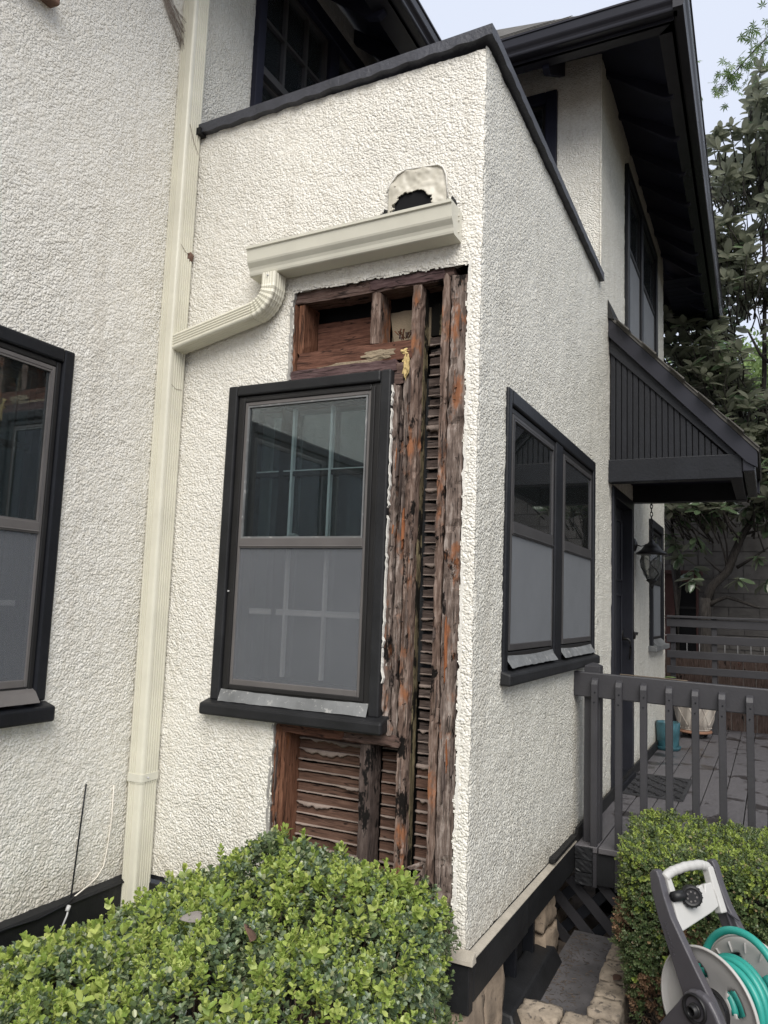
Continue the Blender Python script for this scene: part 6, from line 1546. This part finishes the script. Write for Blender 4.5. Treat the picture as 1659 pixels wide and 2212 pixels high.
m_.tube(pts_, 0.0138, 12, up=(0.01, 1, 0.02)); part('loose_loop', m_, M['hose'], hose, smooth=True, local=True)
# spray nozzle resting in the grip panel
noz = thing('spray_nozzle', 'black hose spray nozzle with round ribbed dial resting in the white grip', 'nozzle', (HUB.x, HUB.y, GZ), PHI)
nb_ = gp(0.028, 0.086, 0.02); nt_ = gp(0.105, 0.088, 0.020)
m_ = MB(); m_.tube([nb_, nb_.lerp(nt_, .5), nt_], [0.018, 0.020, 0.019], 14); part('nozzle_body', m_, M['black_plastic'], noz, smooth=True, local=True)
dn = (Vector((0.42, 0.45, 0.0))*0 + Vector((0.25, 0.55, 0.02)) + Vector((0.05, -0.65, 0.25))*1.0).normalized()
dn = Vector((0.62, -0.55, 0.18)).normalized()
dc = gp(0.118, 0.094, 0.022); q = dn.to_track_quat('Z', 'Y').to_matrix()
m_ = MB(); prof = [(0.001, 0.034), (0.024, 0.034), (0.031, 0.036), (0.036, 0.033), (0.0385, 0.026), (0.0385, -0.004), (0.034, -0.012), (0.001, -0.014)]
m_.lathe(prof, dc, 30, 'z', q)
part('nozzle_dial', m_, M['black_plastic'], noz, smooth=False, local=True, bevel=0.001)
for k in range(16):
    a = 2*pi*k/16; c = dc+q @ Vector((0.0385*cos(a), 0.0385*sin(a), 0.011)); d = q @ Vector((0, 0, 1)); m_ = MB(); m_.tube([c-d*0.013, c+d*0.013], 0.003, 5); part('dial_rib', m_, M['black_plastic'], noz, local=True)
for k in range(7):
    a = 2*pi*k/7; c = dc+q @ Vector((0.017*cos(a), 0.017*sin(a), 0.0345)); m_ = MB(); m_.lathe([(0.001, 0.0008), (0.0035, 0.0008), (0.0035, 0)], c, 8, 'z', q); part('spray_hole', m_, M['metal_trim'], noz, local=True)

# ================================================================== SMALL THINGS
rod = thing('black_cable', 'stiff black cable standing against the left wall above the shrub', 'cable', (-W+0.02, -0.38, 0.0))
m_ = MB(); m_.tube([(-W+0.012, -0.415, -0.02), (-W+0.016, -0.395, 0.01), (-W+0.016, -0.373, 0.31), (-W+0.014, -0.360, 0.455)], 0.0035, 7, up=(0, 1, 0)); part('cable_run', m_, M['black'], rod, smooth=True)
m_ = MB(); m_.tube([(-W+0.045, -0.43, -0.02), (-W+0.05, -0.44, -0.045), (-W+0.05, -0.47, -0.10)], 0.004, 7); m_.tube([(-W+0.044, -0.428, -0.012), (-W+0.048, -0.44, -0.03)], 0.009, 8); part('connector', m_, M['steel'], rod, smooth=True)
m_ = MB(); m_.tube([(-W+0.014, -0.20, 0.42), (-W+0.014, -0.198, 0.27), (-W+0.014, -0.209, 0.163), (-W+0.014, -0.224, 0.082), (-W+0.016, -0.260, 0.046), (-W+0.020, -0.300, 0.030), (-W+0.036, -0.395, 0.012)], 0.0028, 7, up=(0, 1, 0))
tag(part('painted_cable', m_, M['cable_w'], None, smooth=True, local=True), 'cream painted cable curving down the left wall beside the downspout', 'cable')
m_ = MB(); m_.tube([(-W+0.040, -0.395, 0.012), (-W+0.043, -0.45, -0.006), (-W+0.045, -0.58, -0.015), (-W+0.04, -0.72, -0.006), (-W+0.04, -1.0, -0.012)], 0.003, 6, up=(0, 0, 1))
tag(part('ledge_wire', m_, M['black'], None, smooth=True, local=True), 'thin dark wire lying along the ledge of the left wall base', 'wire')
nest = blob('mud_nest', (-1.530, -0.03, 2.955), (0.012, 0.022, 0.026), M['dry_leaf'], 12, None, 2, .15); tag(nest, 'small brown mud wasp nest on the downspout edge above the branch pipe', 'nest')
# cobweb between wall and downspout: a thin funnel of strands
web = thing('cobweb', 'dusty funnel cobweb strung from the left wall to the downspout', 'cobweb', (-W+0.02, -0.15, 4.15)); rr = random.Random(3); m_ = MB()
for i in range(46):
    a = Vector((-W+0.008, -0.34+0.05*rr.random(), 4.36-0.08*rr.random())); b = Vector((-1.612+0.03*rr.random(), -0.117, 4.02+0.18*rr.random())); mid = (a+b)/2+Vector((0.0, 0, -0.06*rr.random()+.01))
    m_.tube([a, mid, b], 0.0009, 3)
part('strands', m_, M['web'], web, kind='stuff')
def flat_leaf(name, c, L_, Wd, rz, tilt, mat, label, cat='leaf'):
    v, f = mag_leaf(L_, Wd); me = fast_mesh(name, v, f, True); me.materials.append(mat); o = put(name, me, None, None, c); o.rotation_euler = (tilt, -0.2, rz); s_ = o.modifiers.new('solid', 'SOLIDIFY'); s_.thickness = 0.0012; tag(o, label, cat, 'fallen leaves'); return o
flat_leaf('fallen_leaf', (-0.63, -0.86, 0.270), 0.085, 0.036, 0.5, 0.75, M['grey_leaf'], 'pale curled dead leaf lying in the middle of the boxwood shrub')
flat_leaf('fallen_leaf', (-0.36, -0.86, 0.262), 0.10, 0.05, 2.2, 0.7, M['dry_leaf'], 'dark brown dead leaf caught in the boxwood right of the pale one')
flat_leaf('fallen_leaf', (0.74, 1.00, 0.235), 0.055, 0.016, 0.9, 0.2, M['grey_leaf'], 'thin pale leaf on top of the clipped hedge')
flat_leaf('fallen_leaf', (0.36, 1.00, -0.402), 0.06, 0.04, 1.2, 0.2, M['dry_leaf'], 'brown dead leaf on the stone edging')
flat_leaf('fallen_leaf', (0.50, 1.745, 0.922), 0.06, 0.02, 0.3, 0.1, M['far_leaf'], 'green leaf lying on the front deck rail')
m_ = MB(); m_.tube([(0.26, 1.745, 0.921), (0.45, 1.748, 0.917), (0.62, 1.742, 0.912)], 0.003, 6); tag(part('dry_stem', m_, M['twig'], None, local=True), 'long dry stem lying on top of the front deck rail', 'twig')
# debris on the well floor
m_ = MB(); rr = random.Random(21)
for i in range(260):
    x = 0.04+abs(rr.gauss(0, .09)); y = rr.uniform(0.72, 1.68)
    if x > .29: continue
    a = rr.uniform(0, 6.3); l = rr.uniform(.006, .028); m_.tube([(x, y, -0.499), (x+l*cos(a), y+l*sin(a), -0.497)], rr.uniform(.0008, .002), 4)
o = part('leaf_litter', m_, M['soil'], None, local=True); o['kind'] = 'stuff'; o['label'] = 'bits of twig and leaf scattered on the sunken slab'; o['category'] = 'litter'
